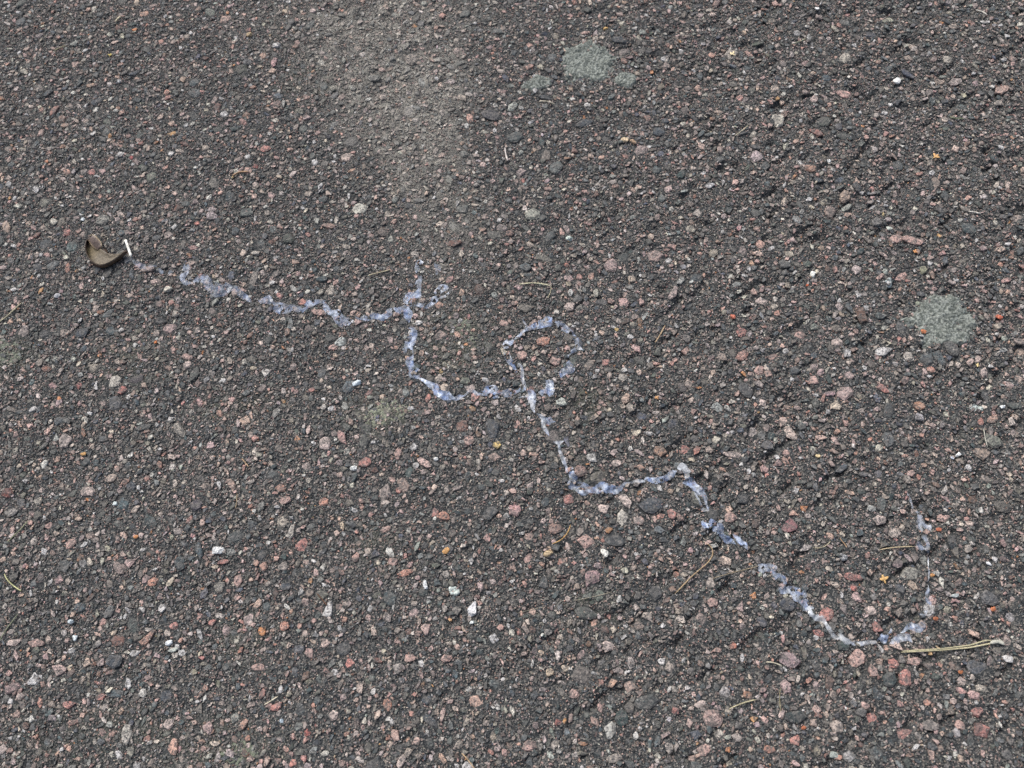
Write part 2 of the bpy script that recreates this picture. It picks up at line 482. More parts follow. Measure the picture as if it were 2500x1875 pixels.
# ---- stones picked out of the photograph: pixel x, y, width, height, picture angle, sRGB colour
DK, DB, PK, RP, PP, OR, BR, GG = (62, 68, 72), (60, 70, 80), (172, 132, 120), (172, 104, 92), (178, 156, 146), (182, 118, 90), (118, 80, 68), (124, 130, 122)
NAMED = [
 (1204, 1046, 36, 58, 95, DB), (1196, 1251, 44, 38, 0, DK), (1600, 1447, 38, 38, 20, DK), (1588, 1234, 62, 40, 10, DB), (1501, 1317, 54, 36, -20, DK), (1430, 1494, 60, 34, -10, (74, 82, 78)), (1430, 1320, 44, 36, 10, PK), (1356, 1290, 36, 28, 0, (138, 106, 94)),
 (1388, 1220, 26, 27, 20, RP), (1083, 1260, 36, 24, -25, OR), (1060, 1250, 22, 24, 0, RP), (1145, 1075, 26, 24, 0, PK), (1475, 1241, 27, 30, 30, PP), (972, 1109, 20, 32, 80, PK), (974, 1197, 16, 16, 0, (188, 120, 102)), (892, 1130, 34, 26, 40, RP), (988, 1398, 42, 17, 15, OR),
 (1288, 1362, 20, 32, 60, PK), (958, 1371, 24, 20, 0, PK), (1128, 1038, 30, 34, 0, (116, 84, 74)), (1612, 1102, 32, 28, -10, (150, 112, 86)), (1565, 1270, 22, 22, 0, PK), (1162, 1714, 52, 30, 0, (178, 138, 118)), (1477, 1537, 22, 19, 10, BR), (1363, 1763, 18, 20, 40, (138, 78, 70)),
 (1341, 1642, 18, 22, 60, (188, 164, 128)), (1580, 1714, 62, 36, 5, (70, 76, 76)), (1419, 1597, 26, 28, 0, (180, 146, 140)), (1486, 1575, 26, 28, 20, PP), (1386, 1790, 15, 25, 100, (104, 122, 132)), (1290, 1821, 38, 26, 25, PK), (1500, 1852, 42, 20, 10, (136, 126, 116)), (1401, 1693, 26, 24, 30, PK), (1651, 1736, 20, 18, 0, RP),
 (853, 1617, 25, 24, 20, (180, 104, 92)), (627, 1629, 34, 20, 0, PK), (672, 1727, 36, 20, 15, RP), (750, 1789, 17, 18, 0, (156, 74, 62)), (812, 1747, 26, 26, 0, PP), (944, 1722, 22, 30, 110, OR), (1000, 1606, 30, 18, 5, PK), (1089, 1606, 30, 20, 20, PK), (569, 1754, 24, 26, 0, GG), (694, 1528, 24, 24, 0, OR),
 (607, 1512, 32, 26, 30, (178, 150, 144)), (714, 1863, 20, 18, 0, (196, 118, 98)), (1040, 1707, 28, 26, 0, DB), (837, 1584, 38, 32, 0, DK), (167, 1720, 34, 18, 10, RP), (241, 1702, 26, 18, 20, RP), (409, 1767, 24, 30, 50, PP), (286, 1564, 40, 28, 10, BR), (83, 1570, 46, 20, 0, PK), (27, 1568, 36, 15, 10, PP),
 (277, 1615, 44, 32, 0, DB), (404, 1700, 34, 30, 0, DB), (45, 1700, 24, 18, 10, PP), (27, 1678, 36, 24, 20, (150, 120, 118)), (13, 1203, 32, 28, 20, (112, 52, 42)), (215, 1200, 40, 28, 10, PP), (117, 1283, 24, 22, 0, PK), (171, 1328, 28, 24, 60, PK), (373, 1420, 28, 22, 15, OR), (580, 1415, 24, 30, 75, PK),
 (735, 1328, 28, 34, 70, RP), (790, 1226, 26, 24, -20, OR), (686, 1192, 28, 20, 0, OR), (697, 1222, 30, 20, 15, PK), (545, 1371, 32, 12, 15, RP), (196, 1362, 15, 22, 80, (140, 96, 64)), (145, 1413, 24, 24, 0, (156, 116, 118)), (422, 1528, 22, 20, 0, (190, 122, 108)), (515, 1520, 20, 18, 0, RP), (607, 1513, 26, 30, 40, PP),
 (320, 1188, 28, 26, 0, DB), (479, 1234, 32, 30, 0, (66, 62, 74)), (697, 1428, 30, 26, -20, DB), (204, 1057, 10, 28, 105, (158, 102, 66)), (23, 1249, 40, 22, 10, (128, 124, 120)), (458, 871, 30, 16, -15, PK), (456, 890, 22, 22, 45, PP), (300, 951, 28, 24, 20, (164, 92, 82)), (420, 854, 17, 22, 100, PK), (486, 981, 14, 26, 100, (190, 140, 134)),
 (622, 1069, 20, 19, 0, (186, 124, 110)), (166, 655, 15, 28, 75, OR), (392, 783, 30, 20, 0, (50, 56, 60)), (92, 653, 24, 22, 0, DB), (109, 815, 32, 26, 0, DK), (200, 813, 36, 24, 10, DB), (332, 926, 38, 24, 10, (66, 62, 68)), (113, 900, 24, 18, -10, (126, 78, 58)), (411, 572, 22, 18, 0, PP), (162, 564, 16, 24, 80, RP),
 (249, 538, 36, 32, 20, (120, 122, 114)), (179, 877, 15, 15, 0, (150, 156, 142)), (462, 621, 13, 12, 0, (190, 124, 62)), (737, 739, 22, 18, 20, (190, 118, 98)), (780, 764, 40, 16, -15, PK), (479, 543, 15, 11, 0, (200, 104, 84)), (407, 222, 16, 15, 0, (192, 124, 98)), (320, 383, 12, 13, 0, (150, 40, 44)), (222, 418, 20, 18, 0, (184, 110, 100)),
 (151, 356, 15, 14, 0, (150, 104, 72)), (648, 364, 28, 22, 30, RP), (626, 407, 13, 11, 0, (190, 92, 78)), (452, 352, 24, 14, -25, (104, 70, 62)), (673, 253, 26, 15, 10, PK), (219, 207, 22, 16, 0, (168, 132, 104)), (1111, 596, 36, 20, -5, (104, 68, 58)), (1251, 260, 34, 22, 45, (148, 156, 146)), (1256, 336, 42, 34, 20, (64, 76, 78)), (1200, 278, 52, 40, -30, (66, 68, 74)),
 (1000, 505, 26, 18, 0, DK), (1422, 298, 54, 24, 15, (62, 72, 80)), (1609, 319, 32, 28, 0, (60, 72, 82)), (1300, 524, 40, 34, 20, (140, 144, 130)), (1514, 96, 48, 22, -10, (56, 66, 74)), (1427, 76, 28, 22, 0, PK), (2054, 434, 36, 24, -10, (64, 82, 98)), (2000, 437, 26, 16, -10, (60, 74, 86)), (1994, 319, 38, 18, -25, (138, 92, 82)), (2020, 187, 26, 20, 0, (66, 82, 92)),
 (2365, 557, 40, 34, 0, (58, 76, 80)), (2218, 643, 17, 24, 100, (34, 38, 44)), (2202, 668, 36, 26, 10, PK), (2228, 585, 52, 22, -15, PK), (2190, 580, 36, 24, 20, PK), (1858, 592, 24, 26, 0, (184, 136, 116)), (1812, 808, 26, 24, 20, RP), (1955, 816, 26, 22, 10, PK), (2045, 834, 28, 24, 30, PP), (1862, 732, 34, 26, 10, PP), (1887, 868, 22, 28, 80, PK), (1853, 905, 26, 24, 30, PK),
 (1987, 926, 26, 26, 0, (190, 146, 134)), (2158, 948, 32, 16, -30, RP), (2064, 960, 44, 36, 10, (158, 132, 128)), (2264, 875, 30, 34, 0, (74, 84, 88)), (2245, 990, 30, 24, 0, (160, 110, 76)), (1750, 995, 30, 26, 0, (128, 136, 134)), (2408, 905, 20, 28, 60, PP), (1919, 1105, 22, 20, 20, PK), (1786, 1110, 44, 16, -10, PP), (2400, 1105, 44, 36, -20, (140, 120, 104)), (2310, 1260, 30, 24, 0, PK),
 (2150, 1268, 34, 26, 0, (170, 150, 142)), (2185, 1300, 34, 26, 20, (166, 150, 138)), (1928, 1282, 42, 36, 0, (130, 78, 84)), (1966, 1333, 40, 20, 10, (150, 142, 138)), (1812, 1218, 30, 34, 60, DK), (2085, 1408, 46, 20, -10, RP), (2086, 1434, 18, 16, 0, (186, 98, 84)), (2093, 1456, 24, 30, 100, (172, 136, 134)), (2025, 1450, 44, 42, 20, PK), (2018, 1500, 40, 30, 30, RP), (2145, 1532, 30, 26, -30, RP), (2225, 1400, 46, 36, 20, (126, 126, 116)),
 (1926, 1475, 44, 32, 0, (66, 74, 86)), (2128, 1490, 30, 24, 10, PP), (2000, 1545, 30, 18, -20, RP), (1932, 1611, 52, 36, -10, (146, 120, 124)), (2097, 1608, 36, 46, 60, PK), (2395, 1635, 60, 44, -20, (70, 78, 88)), (2132, 1636, 24, 28, 110, PK), (2186, 1620, 28, 26, 0, RP), (2235, 1615, 38, 20, 15, PK), (2214, 1655, 34, 44, 100, RP), (2240, 1700, 36, 24, -40, (108, 100, 98)), (2345, 1660, 44, 20, -40, PP),
 (1945, 1750, 54, 30, 0, (50, 62, 64)), (2132, 1755, 34, 26, 5, RP), (2113, 1722, 20, 18, 0, (186, 144, 132)), (2390, 1735, 36, 30, 20, RP), (2345, 1770, 26, 24, 0, PK), (2265, 1715, 20, 15, 10, OR), (2270, 1770, 46, 26, 10, (128, 118, 112)), (2400, 1785, 40, 36, 0, RP), (2435, 1665, 24, 26, 0, PK), (1790, 1577, 20, 15, 15, (196, 112, 80)), (1975, 1660, 22, 18, -20, OR), (2475, 1500, 46, 40, 0, (148, 146, 150)), (1740, 1470, 30, 24, 0, PK), (1710, 1720, 30, 16, 20, PP),
 (1720, 1830, 34, 26, 30, PK), (1770, 1690, 28, 30, 0, (150, 146, 146)), (1800, 1800, 28, 22, 0, (150, 138, 130)), (1880, 1830, 30, 18, -10, OR), (1136, 930, 26, 18, 0, (104, 112, 98)), (1160, 968, 26, 24, 20, (186, 128, 116)), (1043, 971, 18, 26, 70, (186, 112, 96)), (1298, 953, 12, 22, 110, (150, 82, 70)), (1286, 752, 42, 26, 10, (106, 102, 92)), (1282, 650, 32, 24, -10, (80, 92, 96)), (1415, 675, 18, 16, 0, (190, 128, 112)),
 (1170, 707, 24, 34, -55, (96, 72, 62)), (1072, 745, 24, 18, 0, (190, 142, 116)), (1327, 833, 34, 22, 10, OR), (1355, 880, 28, 26, 0, PK), (1275, 867, 26, 28, 0, PK), (1392, 748, 28, 24, 30, PP), (1330, 630, 46, 20, -15, (96, 96, 86)),
 (1345, 715, 28, 20, 0, (60, 68, 70)), (1230, 790, 24, 18, 0, PK), (1700, 1218, 26, 38, -60, (120, 124, 110)), (1738, 1255, 36, 28, -50, (72, 76, 76)), (1640, 1255, 22, 26, 0, RP), (1783, 1262, 28, 30, 20, PK), (1560, 1270, 24, 20, 0, PP), (1475, 1170, 8, 8, 0, PK), (1415, 1150, 34, 30, 30, (150, 112, 100)), (1505, 1130, 26, 18, 0, PP), (1675, 1100, 26, 34, -60, RP), (1660, 1140, 34, 20, 0, (100, 110, 112)),
 (1372, 980, 30, 24, -10, (150, 160, 152)), (831, 836, 30, 24, 20, (168, 180, 176)), (805, 825, 34, 26, -30, (66, 72, 72)), (1734, 449, 24, 20, 0, (170, 170, 176)), (2345, 537, 16, 12, 30, (160, 160, 150)), (1947, 75, 20, 18, 0, (150, 150, 152)),
]
named_rows = []
for (px, py, w, h, a, c) in NAMED:
    X, Y, s = P(px, py, 0.001)
    t = ang(px, py, a)
    asp = h / w
    fa = 0.98; d = max(w, h) * s * fa; b = min(w, h) * s * fa
    if h > w: t += math.pi / 2 if abs(a) < 1 else 0
    top = float(ground_z(np.array(X), np.array(Y))) + min(0.0018, d * 0.11) + 0.0004
    stamp(X, Y, d / 2, b / 2, math.cos(t), math.sin(t), top)
    named_rows.append((X, Y, d / 2, b / 2, t, top))
named_rows = np.array(named_rows)
named_cols = np.array([lin(c) for *_, c in NAMED]) * 1.15
named_cols = named_cols * 0.6 + 0.4 * named_cols.mean(1, keepdims=True)

big = pack(900, 0.0058, 0.0100, 0, 1.0, 2.2)
sub = pack(6500, 0.0038, 0.0058, 1, 1.0, 1.8)
med = pack(60000, 0.0022, 0.0038, 1, 0.88)
sml = pack(85000, 0.0014, 0.0023, 2, 0.85)
# fines in what is left open
cand = np.argwhere(~occ)
cand = cand[rng.permutation(len(cand))]
gxp = X0 + (cand[:, 1] + rng.uniform(0, 1, len(cand))) * CELL; gyp = Y0 + (cand[:, 0] + rng.uniform(0, 1, len(cand))) * CELL
px_, py_ = to_px(gxp, gyp)
near = (px_ > -90) & (px_ < 2590) & (py_ > -90) & (py_ < 1965)
gxp, gyp = gxp[near][:120000], gyp[near][:120000]
gd = rng.uniform(0.0006, 0.0016, len(gxp))
grit = np.stack([gxp, gyp, gd / 2, gd / 2 * rng.uniform(.5, 1, len(gxp)), rng.uniform(0, 6.28, len(gxp)), ground_z(gxp, gyp) + gd * rng.uniform(0.15, 0.5, len(gxp)) + 0.0002], 1)
# crumbs caught on and round the stones
ngc = 60000
cxp = rng.uniform(X0 + .03, X1 - .03, ngc); cyp = rng.uniform(Y0 + .03, Y1 - .03, ngc)
px_, py_ = to_px(cxp, cyp)
near = (px_ > -90) & (px_ < 2590) & (py_ > -90) & (py_ < 1965)
cxp, cyp = cxp[near], cyp[near]
hh = HT[np.clip(((cyp - Y0) / CELL).astype(int), 0, NY - 1), np.clip(((cxp - X0) / CELL).astype(int), 0, NX - 1)]
gd = rng.uniform(0.0005, 0.0013, len(cxp))
crumb = np.stack([cxp, cyp, gd / 2, gd / 2 * rng.uniform(.5, 1, len(cxp)), rng.uniform(0, 6.28, len(cxp)), np.maximum(hh, ground_z(cxp, cyp)) + gd * rng.uniform(0.0, 0.3, len(cxp))], 1)
print('stones', len(named_rows), len(big), len(sub), len(med), len(sml), len(grit), 'open', (~occ).mean())

# ---- the 300 stones that show largest are pieces of their own; alike stones share a mesh
bx, by = to_px(big[:, 0], big[:, 1])
bs_ = big[:, 2] * big[:, 3]
vis = (bx > 0) & (bx < 2500) & (by > 0) & (by < 1875)
depth = CAM_H
order = np.argsort(-(bs_ * vis))
n_more = max(0, 300 - len(named_rows))
own = order[:n_more]; rest = np.setdiff1d(np.arange(len(big)), own)
single = np.concatenate([named_rows, big[own]])
scol = np.concatenate([named_cols, colours(len(own), DARK_W, big[own, 0], big[own, 1])])
T_ONE = []
for i in range(36):
    v, f = refine(*chip(900 + i, 6 + i % 4, 0.15), 950 + i, 0.03)
    T_ONE.append((mesh_np('stone', v, f, 3, None, False), v[:, 2].max()))
    T_ONE[-1][0].materials.append(MAT_STONE_OBJ)
for i, (x, y, a, b, t, top) in enumerate(single):
    m_, tz = T_ONE[i % 36]
    o = link('stone', m_, None, asphalt)
    zsc = min(a, b) * 0.8
    o.location = (x, y, top - tz * zsc)
    o.scale = (a, b, zsc)
    o.rotation_euler = (random.gauss(0, .06), random.gauss(0, .06), t)
    o.color = (*scol[i], 1)

def stuff(name, parts):
    V, F, C = [], [], []; off = 0
    for st, T, w, tilt in parts:
        v, f, ids = lay(st, T, tilt)
        c = colours(len(st), w, st[:, 0], st[:, 1])
        V.append(v); F.append(f + off); C.append(c[ids]); off += len(v)
    me = mesh_np(name, np.concatenate(V), np.concatenate(F), 3, np.concatenate(C), False)
    print(name, len(me.polygons))
    o = link(name, me, MAT_STONE, asphalt)
    o['kind'] = 'stuff'
    return o
ag = stuff('aggregate', [(big[rest], T_BIG, DARK_W, 0.06), (sub, T_MED, PW, 0.10), (med, T_MED, PW, 0.13)])
stuff('fine_chippings', [(sml, T_SML, PALE_W, 0.2)])
stuff('grit', [(grit, T_GRT, PALE_W, 0.3), (crumb, T_GRT, PW, 0.3)])

# ------------------------------------------------------------------ height of the finished surface, for laying things on it
base_h = ground_z(*np.meshgrid(CXg, CYg)).astype(np.float32)
H = np.maximum(HT, base_h)
def boxblur(a, r):
    for ax in (0, 1):
        c = np.cumsum(np.concatenate([np.zeros_like(np.take(a, [0], ax)), a], ax), ax, dtype=np.float64)
        n = a.shape[ax]
        hi = np.minimum(np.arange(n) + r + 1, n); lo = np.maximum(np.arange(n) - r, 0)
        a = (np.take(c, hi, ax) - np.take(c, lo, ax)) / (hi - lo).reshape((-1, 1) if ax == 0 else (1, -1))
    return a
def maxf(a, r):
    b = a.copy()
    for k in range(1, r + 1):
        for ax in (0, 1):
            b = np.maximum(b, np.maximum(np.roll(a, k, ax), np.roll(a, -k, ax)))
    return b
H_film = boxblur(maxf(H, 2), 2)
H_cling = boxblur(maxf(H, 1), 1)
H_soft = boxblur(H, 5)
H_top = maxf(maxf(H, 3), 3)
def sample(A, x, y):
    fx = np.clip((np.asarray(x) - X0) / CELL - .5, 0, NX - 2); fy = np.clip((np.asarray(y) - Y0) / CELL - .5, 0, NY - 2)
    i, j = fx.astype(int), fy.astype(int); u, v = fx - i, fy - j
    return (A[j, i] * (1 - u) + A[j, i + 1] * u) * (1 - v) + (A[j + 1, i] * (1 - u) + A[j + 1, i + 1] * u) * v

# ------------------------------------------------------------------ lichen
def lichen(label, px, py, rx, ry, a, seed, lift=0.0011, rag=0.5, group='grey-green lichen on the asphalt', c0=(86, 92, 88), c1=(138, 143, 138)):
    cx, cy, s = P(px, py)
    t = ang(px, py, a)
    st = 0.0004
    R = max(rx, ry) * s * 1.5
    n = int(2 * R / st)
    u = np.linspace(-R, R, n)
    U, W = np.meshgrid(u, u)
    X = cx + U; Y = cy + W
    p = (U * math.cos(t) + W * math.sin(t)) / (rx * s); q = (-U * math.sin(t) + W * math.cos(t)) / (ry * s)
    r = np.sqrt(p * p + q * q) + rag * (fbm(X * 130, Y * 130, seed, 4) - 0.5) + 0.22 * (vnoise(X * 700, Y * 700, seed + 3) - 0.5)
    gran = fbm(X * 1200, Y * 1200, seed + 9, 2)
    cell = fbm(X * 330, Y * 330, seed + 5, 2)
    edge = np.clip((1.0 - r) * 4, 0, 1)
    Z = sample(H_soft, X, Y) + lift * edge + (gran - 0.5) * 0.0010 + (cell - 0.5) * 0.0014 - (1 - edge) * 0.0008
    inside_ = r < 1.0
    k0, k1 = lin(c0), lin(c1)
    g = np.clip((gran - 0.34) * 3.0, 0, 1)[..., None]
    C = k0 * (1 - g) + k1 * g
    C = C * (0.75 + 0.5 * fbm(X * 200, Y * 200, seed + 15)[..., None])
    id_ = np.arange(n * n).reshape(n, n)
    q4 = np.stack([id_[:-1, :-1], id_[:-1, 1:], id_[1:, 1:], id_[1:, :-1]], -1).reshape(-1, 4)
    q4 = q4[inside_.ravel()[q4].all(1)]
    used, inv = np.unique(q4, return_inverse=True)
    V = np.stack([X, Y, Z], -1).reshape(-1, 3)[used]
    o0 = np.array([cx, cy, 0.0])
    me = mesh_np('lichen', V - o0, inv.reshape(-1, 4), 4, C.reshape(-1, 3)[used], True)
    ob = link('lichen', me, MAT_LICHEN)
    ob.location = o0
    return tag(ob, label, 'lichen', group)
lichen('large round grey-green lichen rosette near the top edge', 1435, 152, 72, 66, -10, 50)
lichen('small pale lichen tuft touching the lower side of the large top rosette', 1528, 196, 32, 26, -20, 61)
lichen('thin pale lichen scrap left of the large top rosette', 1308, 206, 38, 22, 10, 73, 0.0006, 0.8)
lichen('large ragged grey-green lichen beside the right edge with an orange chip on it', 2302, 782, 78, 82, -50, 82, 0.0010, 0.7)
lichen('thin grey-green lichen film at the left edge below a pine needle', 20, 862, 48, 34, 0, 93, -0.0002, 1.1, c0=(80, 85, 78), c1=(122, 127, 115))
lichen('faint pale green lichen spot below the bend of the trail, left of its loop', 945, 1010, 52, 36, 10, 104, -0.0002, 1.2, c0=(88, 92, 82), c1=(138, 142, 126))
lichen('faint lichen spot inside the wide bend of the slime trail', 1135, 815, 36, 50, 0, 115, -0.0003, 1.2, c0=(80, 85, 78), c1=(120, 124, 112))
lichen('dull lichen smear at the bottom edge, left of centre', 585, 1842, 60, 30, 0, 126, -0.0003, 1.2, c0=(80, 86, 76), c1=(116, 122, 108))
lichen('whitish crusty lichen fleck right of the translucent white pebble group', 1110, 1443, 18, 14, 0, 137, 0.0004, 1.1, c0=(150, 160, 158), c1=(205, 214, 208))
lichen('small white lichen fleck near the right edge below the ragged lichen', 2388, 994, 16, 10, 0, 148, 0.0004, 1.0, c0=(140, 150, 148), c1=(196, 204, 200))
lichen('small white lichen fleck above the ragged right lichen', 2173, 687, 12, 12, 0, 159, 0.0004, 1.0, c0=(140, 150, 148), c1=(190, 198, 196))

# ------------------------------------------------------------------ dried slime trail
trail = bpy.data.objects.new('slime_trail', None)
COL.objects.link(trail)
tx, ty, _ = P(1300, 960)
trail.location = (tx, ty, 0)
trail.empty_display_size = 0.01
tag(trail, 'dried bluish-white slime trail winding across the asphalt to the brown husk', 'slime trail')
TR0 = np.array([tx, ty, 0.0])
def spline(pts, n):
    p = np.array(pts, float)
    seg = np.concatenate([[0], np.cumsum(np.hypot(*np.diff(p[:, :2], axis=0).T))])
    t = np.linspace(0, seg[-1], n)
    q = np.stack([np.interp(t, seg, p[:, k]) for k in range(p.shape[1])], 1)
    return q, seg[-1]
FS = [0]
def film(pts, label=None, pale=0.0, op=1.0, holes=0.12, name='film'):
    """torn ribbon of film: pts rows photograph x, y, width; laid over the stones"""
    FS[0] += 1; sd_ = 1000 + FS[0] * 17
    pts = [(a, b, w * (0.95 if w > 8 else 1.1)) for a, b, w in pts]
    _, L = spline(pts, 4)
    n = max(8, int(L / 2.0)); m = 11
    q, _ = spline(pts, n)
    k = np.linspace(0, 1, n)
    wob = vnoise(np.arange(n) * 0.09, np.zeros(n), sd_) - 0.5
    d = np.gradient(q[:, :2], axis=0); d /= np.linalg.norm(d, axis=1)[:, None] + 1e-9
    nr = np.stack([-d[:, 1], d[:, 0]], 1)
    ce = q[:, :2] + nr * (wob * q[:, 2] * 0.8)[:, None]
    wl = q[:, 2] * (0.26 + 0.50 * vnoise(np.arange(n) * 0.12, np.zeros(n), sd_ + 1)) * np.clip(np.minimum(k, 1 - k) * n / 5 + 0.25, 0, 1)
    wr = q[:, 2] * (0.26 + 0.50 * vnoise(np.arange(n) * 0.12, np.zeros(n), sd_ + 2)) * np.clip(np.minimum(k, 1 - k) * n / 5 + 0.25, 0, 1)
    v = np.linspace(-1, 1, m)
    off = np.where(v[None] < 0, v[None] * wl[:, None], v[None] * wr[:, None])
    px = ce[:, 0, None] + nr[:, 0, None] * off; py = ce[:, 1, None] + nr[:, 1, None] * off
    X = np.empty_like(px); Y = np.empty_like(px)
    dd = np.stack([(px - 1250) / FPX, (937.5 - py) / FPX, -np.ones_like(px)], -1) @ M3.T
    t_ = (0.0012 - CAM_H) / dd[..., 2]
    X, Y = dd[..., 0] * t_, dd[..., 1] * t_
    Z = sample(H_cling, X, Y) + 0.00015 + 0.0002 * (fbm(X * 420, Y * 420, sd_ + 3) - 0.4)
    ed = np.abs(v)[None] ** 3 * np.ones((n, 1))
    wr_ = np.clip((fbm(X * 800, Y * 250, sd_ + 5) - 0.5) * 4, 0, 1)
    C = np.zeros((n, m, 3)); C[..., 0] = np.clip(0.6 * wr_ + pale, 0, 1)
    C[..., 1] = op * (0.85 - 0.35 * ed + 0.5 * wr_) * (0.35 + 1.2 * fbm(X * 500, Y * 500, sd_ + 12, 2)) * (0.5 + 0.8 * vnoise(np.arange(n) * 0.1, np.zeros(n), sd_ + 8))[:, None]
    id_ = np.arange(n * m).reshape(n, m)
    q4 = np.stack([id_[:-1, :-1], id_[:-1, 1:], id_[1:, 1:], id_[1:, :-1]], -1).reshape(-1, 4)
    hole = fbm(X * 420, Y * 420, sd_ + 6, 2) < (0.30 + holes)
    q4 = q4[~(hole.ravel()[q4].sum(1) > 2)]
    used, inv = np.unique(q4, return_inverse=True)
    me = mesh_np(name, np.stack([X, Y, Z], -1).reshape(-1, 3)[used] - TR0, inv.reshape(-1, 4), 4, C.reshape(-1, 3)[used], True)
    o = link(name, me, MAT_FILM, trail)
    if label: o['label'] = label
    return o
film([(318, 636, 10), (345, 648, 18), (380, 656, 18), (420, 664, 16)], 'faint silvery start of the trail beside the husk', 0.3, 0.45, 0.2)
film([(452, 636, 8), (455, 655, 16), (447, 676, 16), (470, 690, 20)], None, 0.2, 0.8, 0.15)
film([(470, 682, 14), (500, 684, 24), (520, 696, 26), (545, 708, 26), (575, 710, 22), (600, 720, 14), (612, 738, 8)], None, 0.1, 0.8)
film([(630, 728, 10), (655, 738, 26), (687, 755, 26), (720, 754, 18), (756, 745, 16), (785, 738, 16), (804, 736, 12)], None, 0.1, 0.9)
film([(788, 738, 8), (802, 760, 16), (823, 776, 26), (850, 788, 26), (864, 784, 8)], None, 0.1, 1.0, 0.05)
film([(868, 774, 10), (900, 771, 18), (930, 774, 16), (965, 760, 18), (985, 760, 24), (1000, 752, 24)], None, 0.0, 0.9)
film([(1000, 752, 18), (1006, 724, 26), (1022, 702, 20), (1028, 682, 8), (1019, 658, 12), (1024, 642, 22), (1040, 650, 22)], 'torn upward branch of the trail', 0.1, 1.0)
film([(1062, 640, 6), (1066, 655, 14), (1064, 672, 6)], None, 0.2, 0.8)
film([(1012, 746, 16), (1050, 738, 16), (1072, 724, 16), (1080, 706, 14), (1100, 702, 10)], None, 0.25, 0.9)
film([(1070, 728, 5), (1090, 722, 8), (1096, 712, 4)], None, 0.6, 1.0, 0.0)
film([(1000, 752, 22), (998, 770, 18), (1000, 786, 10)], None, 0.0, 1.1, 0.0)
film([(990, 806, 12), (1002, 812, 20), (1000, 835, 22), (992, 852, 28), (1002, 868, 12), (1006, 890, 18), (1008, 912, 24), (1026, 925, 14)], None, 0.05, 0.95)
film([(1020, 922, 8), (1046, 940, 14), (1068, 956, 18), (1090, 962, 22), (1112, 972, 14), (1132, 966, 6)], None, 0.05, 1.1, 0.04)
film([(1128, 967, 6), (1150, 958, 7), (1172, 962, 10)], None, 0.1, 0.9, 0.0)
film([(1165, 968, 8), (1180, 962, 16), (1203, 950, 34), (1235, 956, 20), (1262, 956, 12), (1284, 954, 14)], None, 0.0, 1.0)
film([(1284, 954, 10), (1274, 928, 8), (1273, 895, 7), (1264, 885, 4)], None, 0.5, 0.9, 0.0)
film([(1262, 908, 8), (1246, 888, 14), (1242, 862, 15), (1241, 838, 16), (1252, 828, 10)], 'thin near side of the loop', 0.1, 1.0)
film([(1255, 830, 4), (1276, 815, 7), (1300, 800, 10), (1322, 795, 26), (1338, 786, 26), (1350, 778, 8)], None, 0.0, 1.1, 0.0)
film([(1275, 782, 5), (1284, 798, 8), (1276, 814, 5)], None, 0.5, 0.9, 0.0)
film([(1354, 786, 10), (1374, 798, 18), (1394, 816, 14), (1408, 828, 16), (1404, 846, 14), (1392, 862, 10), (1388, 874, 5)], 'torn far side of the loop', 0.2, 1.0)
film([(1404, 850, 4), (1414, 850, 10), (1424, 856, 4)], None, 0.4, 1.0, 0.0)
film([(1390, 880, 14), (1386, 896, 26), (1374, 912, 14), (1370, 924, 6)], None, 0.1, 1.1, 0.03)
film([(1330, 932, 10), (1342, 938, 22), (1340, 952, 32), (1314, 956, 10)], None, 0.15, 1.1, 0.03)
film([(1286, 956, 14), (1300, 966, 22), (1305, 988, 12), (1305, 1008, 9)], None, 0.3, 1.1, 0.0)
film([(1298, 968, 7), (1288, 984, 6), (1282, 990, 3)], None, 0.7, 1.0, 0.0)
film([(1296, 968, 5), (1276, 968, 4), (1264, 972, 2)], None, 0.6, 0.9, 0.0)
film([(1310, 1010, 4), (1324, 1020, 8), (1330, 1044, 12), (1342, 1066, 5)], None, 0.35, 1.0, 0.0)
film([(1324, 1020, 6), (1340, 1030, 18), (1356, 1030, 8)], None, 0.3, 0.9, 0.0)
film([(1350, 1080, 4), (1366, 1082, 14), (1376, 1078, 4)], None, 0.7, 1.1, 0.0)
film([(1364, 1084, 5), (1367, 1102, 7), (1377, 1120, 12), (1384, 1140, 7), (1386, 1156, 14)], None, 0.55, 1.0, 0.0)
film([(1396, 1140, 3), (1394, 1158, 14), (1398, 1180, 26), (1420, 1184, 26), (1446, 1192, 14), (1468, 1186, 22), (1494, 1188, 20), (1532, 1181, 12)], None, 0.1, 1.1, 0.03)
film([(1404, 1198, 8), (1424, 1200, 12), (1444, 1194, 8)], None, 0.2, 1.0, 0.0)
film([(1530, 1180, 7), (1552, 1176, 7), (1576, 1174, 9)], None, 0.6, 0.9, 0.0)
film([(1574, 1172, 10), (1602, 1164, 22), (1635, 1158, 18), (1652, 1152, 6)], None, 0.0, 1.0)
film([(1652, 1146, 14), (1664, 1146, 22), (1674, 1164, 18), (1686, 1172, 6)], 'opaque whitish fold at the crest of the trail', 0.85, 1.3, 0.0)
film([(1666, 1182, 6), (1684, 1180, 18), (1698, 1192, 26), (1712, 1208, 18), (1722, 1230, 10), (1730, 1246, 6)], None, 0.1, 1.1, 0.05)
film([(1694, 1204, 4), (1708, 1222, 4), (1716, 1244, 9), (1728, 1250, 9)], None, 0.6, 1.0, 0.0)
film([(1716, 1266, 20), (1732, 1274, 30), (1746, 1292, 26), (1770, 1312, 16), (1796, 1328, 8)], None, 0.05, 1.2, 0.03)
film([(1790, 1302, 5), (1806, 1314, 12), (1816, 1328, 20), (1826, 1342, 5)], None, 0.15, 1.1, 0.04)
film([(1854, 1374, 14), (1876, 1384, 34), (1890, 1402, 16)], None, 0.25, 1.2, 0.03)
